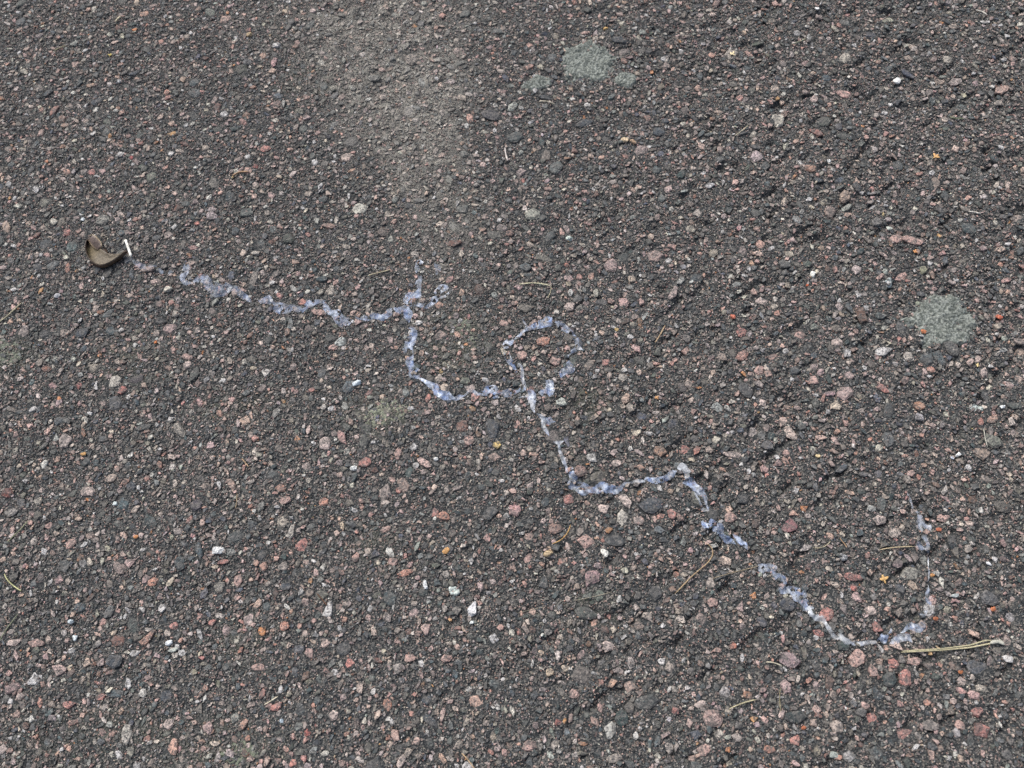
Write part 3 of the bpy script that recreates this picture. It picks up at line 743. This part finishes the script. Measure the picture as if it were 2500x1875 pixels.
film([(1886, 1398, 8), (1898, 1410, 20), (1916, 1430, 24), (1940, 1452, 30), (1960, 1472, 26), (1974, 1488, 18)], 'dark-blotched glassy stretch of the trail', 0.1, 0.95, 0.1)
film([(1960, 1492, 6), (1976, 1488, 12), (1992, 1484, 8)], None, 0.7, 1.2, 0.0)
film([(1976, 1488, 26), (1992, 1498, 20), (2010, 1516, 9), (2034, 1542, 8), (2050, 1560, 16)], 'cream twisted strand of film stretched like a cord', 0.9, 1.6, 0.0)
film([(2044, 1552, 14), (2062, 1562, 18), (2082, 1567, 10)], None, 0.8, 0.9, 0.05)
film([(2076, 1567, 9), (2115, 1572, 9), (2146, 1570, 7)], None, 0.7, 1.2, 0.0)
film([(2146, 1566, 12), (2162, 1564, 24), (2172, 1552, 14), (2178, 1532, 4)], None, 0.1, 1.2, 0.0)
film([(2174, 1568, 8), (2200, 1558, 18), (2220, 1562, 20), (2230, 1568, 6)], None, 0.45, 1.1, 0.03)
film([(2202, 1544, 4), (2222, 1536, 14), (2242, 1530, 22), (2256, 1522, 20), (2262, 1516, 6)], None, 0.25, 1.15, 0.03)
film([(2248, 1500, 8), (2260, 1496, 18), (2268, 1490, 8)], None, 0.5, 1.1, 0.0)
film([(2276, 1480, 6), (2275, 1464, 18), (2270, 1448, 12), (2268, 1432, 4)], None, 0.4, 0.9, 0.05)
film([(2269, 1434, 2.6), (2270, 1400, 2.2), (2272, 1370, 2.2), (2274, 1350, 3)], 'hair-thin vertical thread of slime', 0.7, 1.2, 0.0, 'strand')
film([(2276, 1356, 10), (2266, 1338, 12), (2267, 1318, 8), (2265, 1300, 20), (2254, 1276, 22), (2246, 1256, 8), (2234, 1232, 4), (2216, 1200, 3)], 'spiky web-like upper end of the trail', 0.55, 0.95, 0.04)
film([(2266, 1318, 4), (2270, 1296, 8), (2278, 1274, 4)], None, 0.8, 1.1, 0.0, 'strand')
film([(2240, 1322, 8), (2248, 1334, 18), (2262, 1340, 8)], None, 0.2, 0.8, 0.05)

# ------------------------------------------------------------------ pebbles and chips lying loose
P_MESH = {}
def pebble_mesh(i, smooth):
    k = (i % 8, smooth)
    if k not in P_MESH:
        v, f = polyhedron(4 if smooth else 3, 1500 + i % 8 + (50 if smooth else 0), 7 if smooth else 14, -2, 13 if smooth else 9, (0.6, 0.85), 0.006)
        P_MESH[k] = mesh_np('pebble', v, f, 3, None, True); P_MESH[k].materials.append(MAT_PEBBLE)
    return P_MESH[k]
def pebble(label, px, py, w, h, a, c, i=0, cat='pebble', group=None, smooth=True, flat=0.75, name=None):
    X, Y, s = P(px, py, 0.002)
    t = ang(px, py, a)
    aa, bb = w * s / 2, h * s / 2
    zz = min(aa, bb) * flat
    o = link(name or 'pebble', pebble_mesh(i, smooth))
    me_ = o.data
    lowz, hiz = -0.5, 0.7
    o.location = (X, Y, float(sample(H_film, X, Y)) + 0.25 * zz)
    o.scale = (aa, bb, zz)
    o.rotation_euler = (random.gauss(0, .15), random.gauss(0, .15), t)
    o.color = (*(lin(c) * 0.85 + 0.15 * lin(c).mean()), 1)
    return tag(o, label, cat, group)
WH, WT = (224, 228, 228), (206, 212, 216)
G1 = 'white quartz pebbles on the asphalt'
pebble('plump white quartz pebble above a red chip in the lower left', 530, 1344, 26, 34, -60, WH, 0, group=G1)
pebble('tall translucent white pebble, largest one, below the middle of the picture', 1151, 1487, 28, 40, 0, (206, 208, 212), 1, group=G1)
pebble('white oval pebble right of the yellowish round pebble', 1477, 1350, 26, 20, -35, (222, 222, 214), 2, group=G1)
pebble('yellowish tan round pebble at the end of a golden curved needle', 1338, 1347, 26, 24, 0, (196, 172, 132), 3)
pebble('white squarish pebble beside a red-pink stone left of centre', 866, 1143, 22, 15, 0, (222, 228, 226), 4, group=G1)
pebble('small white pebble above the pink stones at the picture centre bottom', 1063, 1121, 14, 11, 25, WH, 5, group=G1)
pebble('narrow white chip above the translucent white pebble, slightly left', 1037, 1430, 12, 28, 15, WT, 6, group=G1)
pebble('tiny pale pebble just under the tall translucent white pebble', 1151, 1520, 12, 10, 0, (210, 220, 218), 7, group=G1)
pebble('white angular pebble at the bottom left above a grey flat chip', 411, 1569, 22, 15, 20, (218, 226, 232), 1, group=G1, smooth=False)
pebble('flat pale grey chip just under a white angular pebble, bottom left', 422, 1587, 30, 12, 12, (168, 176, 170), 2, cat='stone chip', smooth=False, flat=0.6)
pebble('small bluish-white pebble, upper of two near the lower left corner', 167, 1516, 16, 13, 0, (198, 212, 218), 3, group=G1, smooth=False)
pebble('small white pebble, lower of two near the lower left corner', 178, 1557, 14, 15, 0, (206, 218, 224), 4, group=G1, smooth=False)
pebble('small white angular pebble at left, above a pine needle pair of stones', 281, 1230, 13, 14, 0, (196, 210, 212), 5, group=G1, smooth=False)
pebble('smooth grey pebble casting a shadow, between husk and upward trail branch', 622, 619, 24, 16, 0, (166, 160, 152), 6)
pebble('pale rounded pebble right under the faint trail near the husk', 407, 706, 24, 18, 0, (188, 184, 172), 7)
pebble('bluish-white pebble below the first bends of the trail', 872, 936, 24, 18, 30, (198, 214, 224), 0, group=G1, smooth=False)
pebble('sharp bright white chip near the top right corner', 2194, 193, 19, 20, 45, (236, 238, 236), 1, cat='stone chip', smooth=False, flat=0.5)
pebble('white chip at the very top edge, right of centre', 1998, 14, 14, 10, -20, (232, 234, 232), 2, cat='stone chip', smooth=False, flat=0.5)
pebble('drop-shaped white pebble right of centre above an orange crumb', 1986, 662, 15, 27, 10, (226, 228, 222), 3, group=G1)
pebble('tiny white chip in the upper right, above the bluish stone', 2026, 390, 10, 9, 0, WH, 4, cat='stone chip', smooth=False)
pebble('small oval white pebble in the upper right interior', 1911, 532, 11, 7, -20, (228, 224, 210), 5, group=G1)
pebble('pale greenish square pebble in the upper right beside grey stones', 2175, 552, 15, 15, 20, (176, 184, 176), 6, smooth=False)
pebble('olive-grey loose pebble above the ragged right lichen', 2258, 658, 20, 24, 20, (124, 126, 106), 7)
pebble('white pebble close to the right edge below the ragged lichen', 2454, 990, 15, 12, 25, (220, 228, 230), 0, group=G1, smooth=False)
pebble('white pebble of a close couple near the right edge, the bigger one', 2344, 1107, 16, 11, 25, WH, 1, group=G1)
pebble('white pebble of a close couple near the right edge, the smaller one', 2331, 1115, 10, 9, 0, (206, 214, 228), 2, group=G1)
pebble('white oblong pebble right of the hair-thin slime thread', 2422, 1373, 14, 12, -45, (228, 232, 236), 3, group=G1)
pebble('pale grey sliver right of the slime web near the right edge', 2337, 1453, 20, 10, 15, (176, 186, 186), 4, cat='stone chip', smooth=False)
pebble('cream pebble left of the cream cord of slime', 1884, 1508, 11, 13, 60, (214, 206, 186), 5)
pebble('pale grey blade-like chip at the bottom edge, right half', 2040, 1843, 28, 16, 10, (156, 166, 160), 6, cat='stone chip', smooth=False, flat=0.5)
pebble('pale greenish pebble above the loop of the trail', 1390, 577, 20, 17, 0, (186, 200, 192), 7, smooth=False)
pebble('pale round pebble in the upper middle above the loop', 1377, 462, 13, 13, 0, (202, 196, 178), 0)
pebble('cream pebble, left one of a touching couple in the upper middle', 1526, 337, 20, 17, -30, (206, 184, 150), 1)
pebble('tan pebble, right one of a touching couple in the upper middle', 1547, 343, 20, 14, -10, (178, 148, 118), 2)
pebble('round yellow-orange pebble at the top above the large lichen rosette', 1479, 63, 13, 12, 0, (204, 166, 98), 3)
pebble('tan pebble in the upper left, left of the dusty patch', 609, 83, 17, 15, 0, (170, 148, 112), 4)
pebble('small white oval pebble in the upper left quarter', 288, 196, 8, 10, 0, (206, 210, 212), 5, group=G1)
pebble('small white pebble up and left of the brown husk', 201, 534, 13, 10, -20, (204, 214, 220), 6, group=G1, smooth=False)
pebble('pale lilac-white chip left of centre under the husk', 139, 721, 18, 16, 20, (176, 178, 184), 7, cat='stone chip', smooth=False, flat=0.45)
pebble('cream white pebble with dark underside at the bottom left corner', 263, 1686, 20, 13, 25, (208, 202, 184), 0)
pebble('small white pebble at the bottom between two pink stones', 1006, 1546, 11, 11, 0, (216, 206, 196), 1)
pebble('bluish white speck of stone at the bottom left of centre', 686, 1761, 11, 11, 0, (176, 196, 210), 2)
pebble('small white pebble at the bottom, just below the tall white pebble group', 1323, 1548, 9, 12, 20, (216, 220, 212), 3, group=G1)
pebble('orange crumb of stone under the drop-shaped white pebble', 1973, 692, 8, 10, 0, (208, 100, 44), 3, cat='stone chip')
pebble('orange-red round chip near the right edge, upper part of the ragged lichen row', 2446, 771, 22, 13, -20, (198, 104, 72), 4, cat='stone chip')
pebble('orange-red speckled chip right of the loop at mid height', 1789, 771, 16, 14, 0, (198, 108, 80), 5, cat='stone chip')
pebble('small orange pebble at the far left centre, beside pink chips', 378, 835, 9, 11, 0, (206, 120, 54), 6)

# ------------------------------------------------------------------ pine needles, grass and stems
def tube_mesh(name, pts, rad, col, sides=6, flat=1.0, taper=0.35):
    pts = np.array(pts, float); n = len(pts)
    d = np.gradient(pts, axis=0); d /= np.linalg.norm(d, axis=1)[:, None]
    up = np.array([0, 0, 1.0]); sd_ = np.cross(d, up); sd_ /= np.linalg.norm(sd_, axis=1)[:, None]
    nu = np.cross(sd_, d)
    k = np.linspace(0, 1, n)
    rr = rad * np.clip(np.minimum(k * 6 + taper, (1 - k) * 6 + taper), 0, 1)
    a = np.arange(sides) * 2 * math.pi / sides
    V = pts[:, None] + rr[:, None, None] * (np.cos(a)[None, :, None] * sd_[:, None] + flat * np.sin(a)[None, :, None] * nu[:, None])
    id_ = np.arange(n * sides).reshape(n, sides)
    F = np.stack([id_[:-1], np.roll(id_, -1, 1)[:-1], np.roll(id_, -1, 1)[1:], id_[1:]], -1).reshape(-1, 4)
    V = V.reshape(-1, 3)
    V = np.concatenate([V, pts[:1], pts[-1:]]); e0, e1 = len(V) - 2, len(V) - 1
    caps = [[(i + 1) % sides, i, e0, e0] for i in range(sides)] + [[id_[-1, i], id_[-1, (i + 1) % sides], e1, e1] for i in range(sides)]
    bm = bmesh.new()
    bv = [bm.verts.new(q) for q in V]
    for f in F: bm.faces.new([bv[i] for i in f])
    for f in caps: bm.faces.new([bv[i] for i in f[:3]])
    for f in bm.faces: f.smooth = True
    me = bpy.data.meshes.new(name); bm.to_mesh(me); bm.free()
    at = me.attributes.new('col', 'FLOAT_COLOR', 'POINT')
    c = np.ones((len(V), 4), np.float32)
    kk = np.concatenate([np.repeat(k, sides), [0, 1]])
    col = np.asarray(col) * 0.8 + 0.2 * np.mean(col)
    c[:, :3] = np.asarray(col)[None] * (0.8 + 0.35 * np.abs(np.sin(kk * 5 + 1)))[:, None]
    at.data.foreach_set('color', c.ravel())
    return me
def curve3(pix, rad, n=22):
    p = np.array(pix, float)
    if len(p) == 3:
        t = np.linspace(0, 1, n)[:, None]
        ctl = 2 * p[1] - 0.5 * (p[0] + p[2])
        q = (1 - t) ** 2 * p[0] + 2 * t * (1 - t) * ctl + t ** 2 * p[2]
    else:
        q, _ = spline(p, n)
        for _ in range(2): q[1:-1] = (q[:-2] + q[1:-1] * 2 + q[2:]) / 4
    w = np.array([P(x, y, 0.002)[:2] for x, y in q])
    z = sample(H_top, w[:, 0], w[:, 1])
    k = np.linspace(0, 1, n)
    fit = np.polyval(np.polyfit(k, z, 3), k)
    z = np.minimum(fit, z + 0.0004) * 0.6 + z * 0.4
    return np.column_stack([w, z + rad * 0.7])
def needle(label, pix, col, wpx=3.2, cat='pine needle', group='pine needles scattered on the asphalt', name='pine_needle'):
    s = P(*pix[0][:2])[2]; rad = wpx * s / 2 * 0.8
    pts = curve3(pix, rad)
    o0 = pts[len(pts) // 2].copy()
    o = link(name, tube_mesh(name, pts - o0, rad, lin(col)), MAT_PLANT)
    o.location = o0
    return tag(o, label, cat, group)
STR, GRN, TAN, GLD, CRM = (182, 172, 138), (134, 140, 104), (164, 142, 108), (176, 138, 72), (206, 196, 168)
needle('straw-coloured pine needle cut by the left edge, below the husk', [(-12, 790), (20, 768), (55, 739)], STR, 3.6)
needle('greenish pine needle near the left edge, upper one of the lower three', [(15, 1324), (42, 1298), (67, 1270)], GRN, 3.4)
needle('short curved yellow-green needle at the left edge, middle one of three', [(6, 1400), (20, 1422), (46, 1442)], (176, 176, 120), 4.0)
needle('grey-green needle cut by the left edge, lowest of three', [(-10, 1566), (14, 1528), (38, 1498)], (128, 134, 104), 3.4)
needle('short brown needle standing upright in the picture, lower left of centre', [(575, 1241), (578, 1224), (579, 1205)], TAN, 2.6)
needle('tiny tan needle fragment above the upright brown needle', [(590, 1119), (599, 1130), (607, 1140)], (186, 152, 112), 2.8)
needle('dark brown slanting twig piece left of the tall white pebble', [(772, 1448), (786, 1464), (798, 1478)], (92, 64, 46), 4.0, 'twig', None, 'twig')
needle('short cream needle near the bottom edge, left of centre', [(643, 1721), (660, 1711), (677, 1700)], CRM, 3.2)
needle('tan stem running off the bottom edge, centre', [(1126, 1840), (1142, 1856), (1162, 1884)], (170, 142, 104), 4.0, 'stem', None, 'dry_stem')
needle('golden curved needle ending at the yellowish round pebble', [(1348, 1327), (1378, 1310), (1393, 1280)], GLD, 3.4)
needle('cream needle lying level above the loop of the trail', [(1267, 694), (1307, 691), (1345, 697)], (206, 200, 160), 3.4)
needle('hair-thin pale fibre hanging from the cream needle above the loop', [(1345, 697), (1344, 712), (1335, 728)], (186, 176, 140), 1.8, 'fibre', None, 'plant_fibre')
needle('pale needle left of the upward branch of the trail', [(898, 673), (925, 665), (952, 657)], (190, 178, 140), 2.6)
needle('brown slanting needle right of the loop', [(1600, 836), (1612, 816), (1624, 793)], (178, 150, 110), 3.4)
needle('curled tan stem below the gap in the trail', [(1648, 1450), (1690, 1406), (1733, 1370), (1744, 1350), (1738, 1332), (1724, 1326)], (158, 134, 98), 3.8, 'stem', None, 'dry_stem')
needle('very thin straw fibre reaching the start of the lower trail arc', [(1740, 1412), (1795, 1396), (1858, 1380)], (150, 134, 104), 1.8, 'fibre', None, 'plant_fibre')
needle('pale curved fibre left of the slime web, upper one', [(1988, 1336), (2012, 1334), (2030, 1320)], (176, 166, 132), 2.2, 'fibre', None, 'plant_fibre')
needle('short orange-tan splinter between fibre and slime web', [(2052, 1312), (2061, 1323), (2070, 1336)], (184, 146, 104), 2.6, 'splinter', None, 'splinter')
needle('long straw needle pointing at the slime web from the left', [(2148, 1342), (2190, 1335), (2236, 1333)], (176, 160, 124), 3.4)
needle('cream needle below the lower arc of the trail, upper one of three', [(1872, 1616), (1892, 1618), (1913, 1626)], CRM, 3.2)
needle('grey-green curved needle in the lower right, middle one of three', [(1781, 1732), (1812, 1718), (1849, 1708)], (168, 160, 124), 3.8)
needle('thin upright green-brown needle in the lower right, lowest of three', [(1908, 1680), (1906, 1710), (1909, 1740)], (132, 124, 92), 2.6)
needle('thin pale fibre near the right edge at mid height', [(2407, 1042), (2407, 1066), (2414, 1090)], (182, 180, 166), 2.4, 'fibre', None, 'plant_fibre')
needle('short whitish needle near the right edge, above the square pebble level', [(2366, 516), (2380, 517), (2396, 519)], (212, 208, 196), 3.6)
needle('greenish needle in the upper right below the white edge chip', [(1935, 102), (1952, 97), (1970, 89)], (140, 146, 118), 2.8)
needle('cream slanting needle in the upper right, left part', [(1795, 328), (1812, 316), (1828, 302)], (196, 184, 152), 2.6)
needle('dark green needle close to the right edge in the upper corner', [(2320, 281), (2337, 287), (2356, 287)], (118, 132, 96), 2.8)
needle('pale sliver of straw in the top right corner', [(2382, 24), (2396, 28), (2410, 37)], (206, 200, 186), 3.6)
needle('level cream needle under the large lichen rosette', [(1316, 247), (1336, 248), (1355, 252)], (206, 196, 172), 2.6)
needle('white upright twig piece in the upper middle', [(1233, 360), (1235, 376), (1240, 392)], (198, 188, 180), 5.0, 'twig', None, 'twig')
needle('cream straw chip in the top left corner region', [(281, 52), (287, 45), (295, 39)], (206, 194, 160), 4.5, 'straw', None, 'straw')
needle('thin olive grass blade in the top left', [(130, 122), (144, 114), (158, 108)], (150, 142, 104), 2.4, 'grass blade', None, 'grass_blade')
needle('tan curved stem chip in the upper left, left of the dusty patch', [(568, 430), (584, 421), (608, 420)], (164, 128, 92), 5.0, 'stem', None, 'dry_stem')
needle('thin long fibre across the stones below the tall white pebble, right', [(1400, 1466), (1450, 1456), (1496, 1444)], (150, 142, 122), 1.8, 'fibre', None, 'plant_fibre')
needle('thin fibre left of the long one below the tall white pebble', [(1262, 1496), (1298, 1488), (1334, 1480)], (140, 134, 116), 1.6, 'fibre', None, 'plant_fibre')

# the paired pine needle with its sheath
pn = bpy.data.objects.new('pine_needle_pair', None)
COL.objects.link(pn)
cx_, cy_, s_ = P(2320, 1585)
pn.location = (cx_, cy_, 0)
pn.empty_display_size = 0.01
tag(pn, 'long straw-coloured pair of pine needles joined in a sheath, right of the trail end', 'pine needle', 'pine needles scattered on the asphalt')
o0 = np.array([cx_, cy_, 0.0])
a_ = curve3([(2203, 1592), (2300, 1587), (2370, 1581), (2420, 1571), (2448, 1567)], 3.8 * s_ / 2, 40) - o0
b_ = curve3([(2206, 1589), (2300, 1584), (2372, 1575), (2412, 1562), (2438, 1567)], 3.4 * s_ / 2, 40) - o0
b_[:, 2] = np.maximum(b_[:, 2], a_[:, 2] + 0.0002)
link('needle', tube_mesh('needle', a_, 3.8 * s_ / 2, lin((178, 170, 132))), MAT_PLANT, pn)
link('needle', tube_mesh('needle', b_, 3.4 * s_ / 2, lin((166, 160, 124))), MAT_PLANT, pn)
c_ = curve3([(2420, 1570), (2440, 1566), (2454, 1574)], 9 * s_ / 2, 12) - o0
sh_ = link('sheath', tube_mesh('sheath', c_, 9 * s_ / 2, lin((176, 176, 162)), 8, 0.6), MAT_PLANT, pn)
sh_['label'] = 'pale grey papery sheath at the joined end'
needle('short tan needle crossing the long paired needle', [(2288, 1577), (2299, 1584), (2309, 1592)], (196, 170, 126), 3.2)

# ------------------------------------------------------------------ birch bracts and leaf scraps
def flake(label, px, py, size, a, col, kind='bract', cat='bract', group=None, name='birch_bract', seed=0):
    r = random.Random(seed + int(px))
    X, Y, s = P(px, py, 0.002)
    R = size * s / 2
    out = []
    n = 30
    for i in range(n):
        th = 2 * math.pi * i / n
        if kind == 'bract':     # three lobes on a short stalk
            q = 0.0
            for c0, wd, ln in ((90, 26, 1.0), (20, 30, 0.95), (160, 30, 0.95), (270, 20, 0.75)):
                dlt = abs((math.degrees(th) - c0 + 180) % 360 - 180)
                q = max(q, ln * math.exp(-(dlt / wd) ** 2))
            rr = 0.28 + 0.72 * q
        else:
            rr = 0.75 + 0.35 * (r.random() - 0.5) + 0.15 * math.cos(2 * th)
        out.append((R * rr * math.cos(th), R * rr * math.sin(th)))
    bm = bmesh.new()
    def zz(x, y): return 0.35 * (x * x + 0.3 * y * y) / max(R, 1e-6)
    th_ = 0.00028
    tops = [bm.verts.new((x, y, zz(x, y) + th_)) for x, y in out]
    mids = [bm.verts.new((x * .5, y * .5, zz(x * .5, y * .5) + th_ * 1.4)) for x, y in out]
    cen = bm.verts.new((0, 0, th_ * 1.8))
    bots = [bm.verts.new((x, y, zz(x, y))) for x, y in out]
    cb = bm.verts.new((0, 0, 0))
    for i in range(n):
        j = (i + 1) % n
        bm.faces.new((tops[i], tops[j], mids[j], mids[i])); bm.faces.new((mids[i], mids[j], cen))
        bm.faces.new((tops[j], tops[i], bots[i], bots[j])); bm.faces.new((bots[j], bots[i], cb))
    for f in bm.faces: f.smooth = True
    me = bpy.data.meshes.new(name); bm.to_mesh(me); bm.free()
    c = np.ones((len(me.vertices), 4), np.float32)
    co = np.array([v.co[:] for v in me.vertices])
    c[:, :3] = (lin(col) * 0.78 + 0.22 * lin(col).mean())[None] * (0.7 + 0.4 * np.clip(np.hypot(co[:, 0], co[:, 1]) / R, 0, 1))[:, None]
    me.attributes.new('col', 'FLOAT_COLOR', 'POINT').data.foreach_set('color', c.ravel())
    o = link(name, me, MAT_PLANT)
    o.location = (X, Y, float(sample(H_top, X, Y)) - 0.0002)
    o.rotation_euler = (r.uniform(-.2, .2), r.uniform(-.2, .2), ang(px, py, a))
    return tag(o, label, cat, group)
GB = 'fallen birch bracts'
flake('golden three-lobed birch bract inside the lower arc of the trail', 2162, 1414, 25, 15, (218, 172, 92), group=GB)
flake('cream three-lobed birch bract in the upper right', 1790, 129, 18, 40, (226, 206, 156), group=GB)
flake('yellow-orange birch bract in the upper right, near the right edge', 2286, 380, 20, -40, (222, 170, 92), group=GB)
flake('yellow bract scrap beside pink gravel in the top left', 267, 132, 11, 0, (206, 184, 70), group=GB)
flake('orange-yellow ribbed leaf scrap in the lower middle', 1088, 1344, 22, 30, (204, 150, 76), 'scrap', 'leaf scrap', None, 'leaf_scrap')
flake('small orange bract fragment above the olive loose pebble', 2239, 610, 13, 60, (222, 150, 74), group=GB)
flake('orange chip of leaf lying on the ragged right lichen', 2256, 807, 17, 0, (200, 116, 62), 'scrap', 'leaf scrap', None, 'leaf_scrap')
flake('tiny pale yellow bract below the ragged right lichen', 2392, 889, 12, 80, (226, 200, 130), group=GB)
flake('orange leaf crumb right of the slime thread', 2280, 1403, 12, 20, (206, 144, 72), 'scrap', 'leaf scrap', None, 'leaf_scrap')
flake('red-orange leaf crumb beside the slime web', 2297, 1291, 14, 0, (176, 92, 54), 'scrap', 'leaf scrap', None, 'leaf_scrap')
flake('orange leaf crumb near the right edge, right of the trail arc', 2428, 1486, 15, 30, (196, 112, 58), 'scrap', 'leaf scrap', None, 'leaf_scrap')
flake('dark orange leaf crumb at the right end of the trail arc', 2289, 1509, 14, 0, (170, 96, 52), 'scrap', 'leaf scrap', None, 'leaf_scrap')
flake('dark orange leaf crumb below the pine needle pair', 2346, 1641, 13, 10, (164, 94, 44), 'scrap', 'leaf scrap', None, 'leaf_scrap')
flake('orange leaf crumb near the bottom edge, right half', 1963, 1777, 14, 30, (188, 104, 56), 'scrap', 'leaf scrap', None, 'leaf_scrap')
flake('small orange bract right of the loop of the trail', 1604, 972, 13, 30, (206, 150, 84), group=GB)
flake('orange scrap in the top left corner, right of the grass blade', 327, 70, 12, 10, (200, 124, 62), 'scrap', 'leaf scrap', None, 'leaf_scrap')
flake('yellow-brown leaf scrap left of centre, lower left quarter', 203, 1108, 14, 10, (196, 146, 70), 'scrap', 'leaf scrap', None, 'leaf_scrap')
flake('small orange leaf crumb in the lower left quarter', 331, 1310, 12, 20, (200, 130, 62), 'scrap', 'leaf scrap', None, 'leaf_scrap')
flake('cream yellow leaf crumb near the right edge above the couple of white pebbles', 1997, 1113, 14, 0, (220, 196, 140), 'scrap', 'leaf scrap', None, 'leaf_scrap')

# ------------------------------------------------------------------ the brown husk and the white stick
hx, hy, hs_ = P(258, 622, 0.001)
husk = bpy.data.objects.new('seed_husk', None)
COL.objects.link(husk)
husk.empty_display_size = 0.01
hz = float(sample(H_soft, hx, hy))
husk.location = (hx, hy, hz)
husk.rotation_euler = (0, 0, ang(258, 622, -15))
tag(husk, 'boat-shaped dark brown husk with a pale olive inside, at the left end of the trail', 'husk')
HA, HB = 57 * hs_, 34 * hs_
def rim(ph):
    """rim height round the bowl: high at the near and left side, broken low at the far side"""
    near = np.clip(-np.sin(ph), 0, 1); far = np.clip(np.sin(ph), 0, 1); left = np.clip(-np.cos(ph), 0, 1)
    z = 0.0036 + 0.0006 * near + 0.0012 * left - 0.0036 * far ** 0.6 * (1 - 0.75 * left ** 2)
    return z
def bowl(shrink, lift, jag, n=72, m=12):
    ph = np.linspace(0, 2 * math.pi, n, endpoint=False)
    rho = np.linspace(0, 1, m)
    PH, RH = np.meshgrid(ph, rho)
    far = np.clip(np.sin(PH), 0, 1)
    jg = (vnoise(PH * 5, PH * 0, 77) - 0.5) * jag * far
    rad = np.where(RH < 0.6, RH / 0.6, 1.0 - 0.10 * (np.clip(RH - 0.6, 0, 1) / 0.4) ** 1.5) * (1 - 0.30 * far * (1 - np.clip(-np.cos(PH), 0, 1)))
    x = HA * shrink * rad * np.cos(PH)
    y = HB * shrink * rad * np.sin(PH) * np.where(np.sin(PH) > 0, 0.50, 0.9)
    uu = x / HA; y = y + 0.95 * HB * np.where(uu < 0.25, (uu - 0.25) / 1.25, (uu - 0.25) / 0.75) ** 2 - 0.30 * HB + jg * HB * RH ** 4
    wall = np.clip((RH - 0.5) / 0.5, 0, 1)
    z = lift + (rim(PH) - lift) * wall ** 1.2 + 0.0012 * (RH / 0.6).clip(0, 1) ** 3 * (1 - wall)
    z = z + (vnoise(x * 900, y * 900, 5) - .5) * 0.0003
    V = np.stack([x, y, z], -1).reshape(-1, 3)
    id_ = np.arange(n * m).reshape(m, n)
    F = np.stack([id_[:-1], np.roll(id_, -1, 1)[:-1], np.roll(id_, -1, 1)[1:], id_[1:]], -1).reshape(-1, 4)
    return V, F, PH.ravel(), RH.ravel()
V, F, PH, RH = bowl(1.0, 0.0002, 0.5)
c = np.tile(lin((58, 44, 32)), (len(V), 1)) * (0.7 + 0.7 * vnoise(PH * 9, RH * 3, 4))[:, None]
sh = link('shell', mesh_np('shell', V, F, 4, c, True), MAT_HUSK, husk)
sm = sh.modifiers.new('thickness', 'SOLIDIFY'); sm.thickness = 0.0007; sm.offset = -1
V, F, PH, RH = bowl(0.95, 0.0011, 0.5)
V[:, 2] += 0.0002
u = V[:, 0] / HA
c = np.tile(lin((106, 98, 84)), (len(V), 1))
oc = lin((98, 84, 52)); shade_brown = lin((40, 24, 14))
k = np.clip((-u - 0.15) * 2.2, 0, 1)[:, None]; c = c * (1 - k) + oc * k
k = (np.clip((-u - 0.62) * 6, 0, 1) * np.clip((V[:, 1] / HB + 0.05) * 4, 0, 1))[:, None]; c = c * (1 - k) + shade_brown * k  # shadow inside the high left end, painted into the lining as dark brown
c *= (0.7 + 0.6 * fbm(V[:, 0] * 700, V[:, 1] * 700, 9))[:, None]
fr = (np.clip(np.sin(PH), 0, 1) * np.clip(RH * 4 - 2.6, 0, 1))[:, None] * 0.6; c = c * (1 - fr) + lin((70, 58, 46)) * fr
li = link('lining', mesh_np('lining', V, F, 4, c, True), MAT_LINING, husk)
li['label'] = 'pale olive inner lining'
# the turned-in flap at its upper left end
n, m = 18, 14
A, B = np.meshgrid(np.linspace(0, 1, n), np.linspace(-1, 1, m))
wid = 0.34 * HB * np.sqrt(np.clip(1 - np.abs(2 * A - 1) ** 3, 0, 1)) + 0.0001
fx = -0.84 * HA + A * 0.62 * HA + B * 0.05 * HA
fy = 0.80 * HB - A * 0.52 * HB + B * wid
fz = 0.0044 - 0.0018 * A + 0.0008 * B + 0.0003 * np.sin(A * 5) + 0.0004 * (1 - B ** 2)
V = np.stack([fx, fy, fz], -1).reshape(-1, 3)
id_ = np.arange(n * m).reshape(m, n)
F = np.stack([id_[:-1, :-1], id_[:-1, 1:], id_[1:, 1:], id_[1:, :-1]], -1).reshape(-1, 4)
e = (np.abs(B) ** 6).ravel()[:, None]
c = lin((86, 72, 66)) * (1 - e) + lin((176, 158, 126)) * e
fl = link('flap', mesh_np('flap', V, F, 4, c, True), MAT_HUSK, husk)
sm = fl.modifiers.new('thickness', 'SOLIDIFY'); sm.thickness = 0.0005
fl['label'] = 'brown turned-in flap with a pale edge'

pts = []
for t in np.linspace(0, 1, 10):
    X, Y, s = P(307 + 11 * t, 586 + 38 * t, 0.005)
    pts.append((X, Y, 0.0052 - 0.0012 * t))
pts = np.array(pts); o0 = pts[5].copy()
st = link('white_stick', tube_mesh('white_stick', pts - o0, 6.5 * hs_ / 2, lin((232, 230, 218)), 8, 0.7, 0.9), MAT_PLANT)
st.location = o0
tag(st, 'short straight white stick leaning on the right end of the brown husk', 'stick')
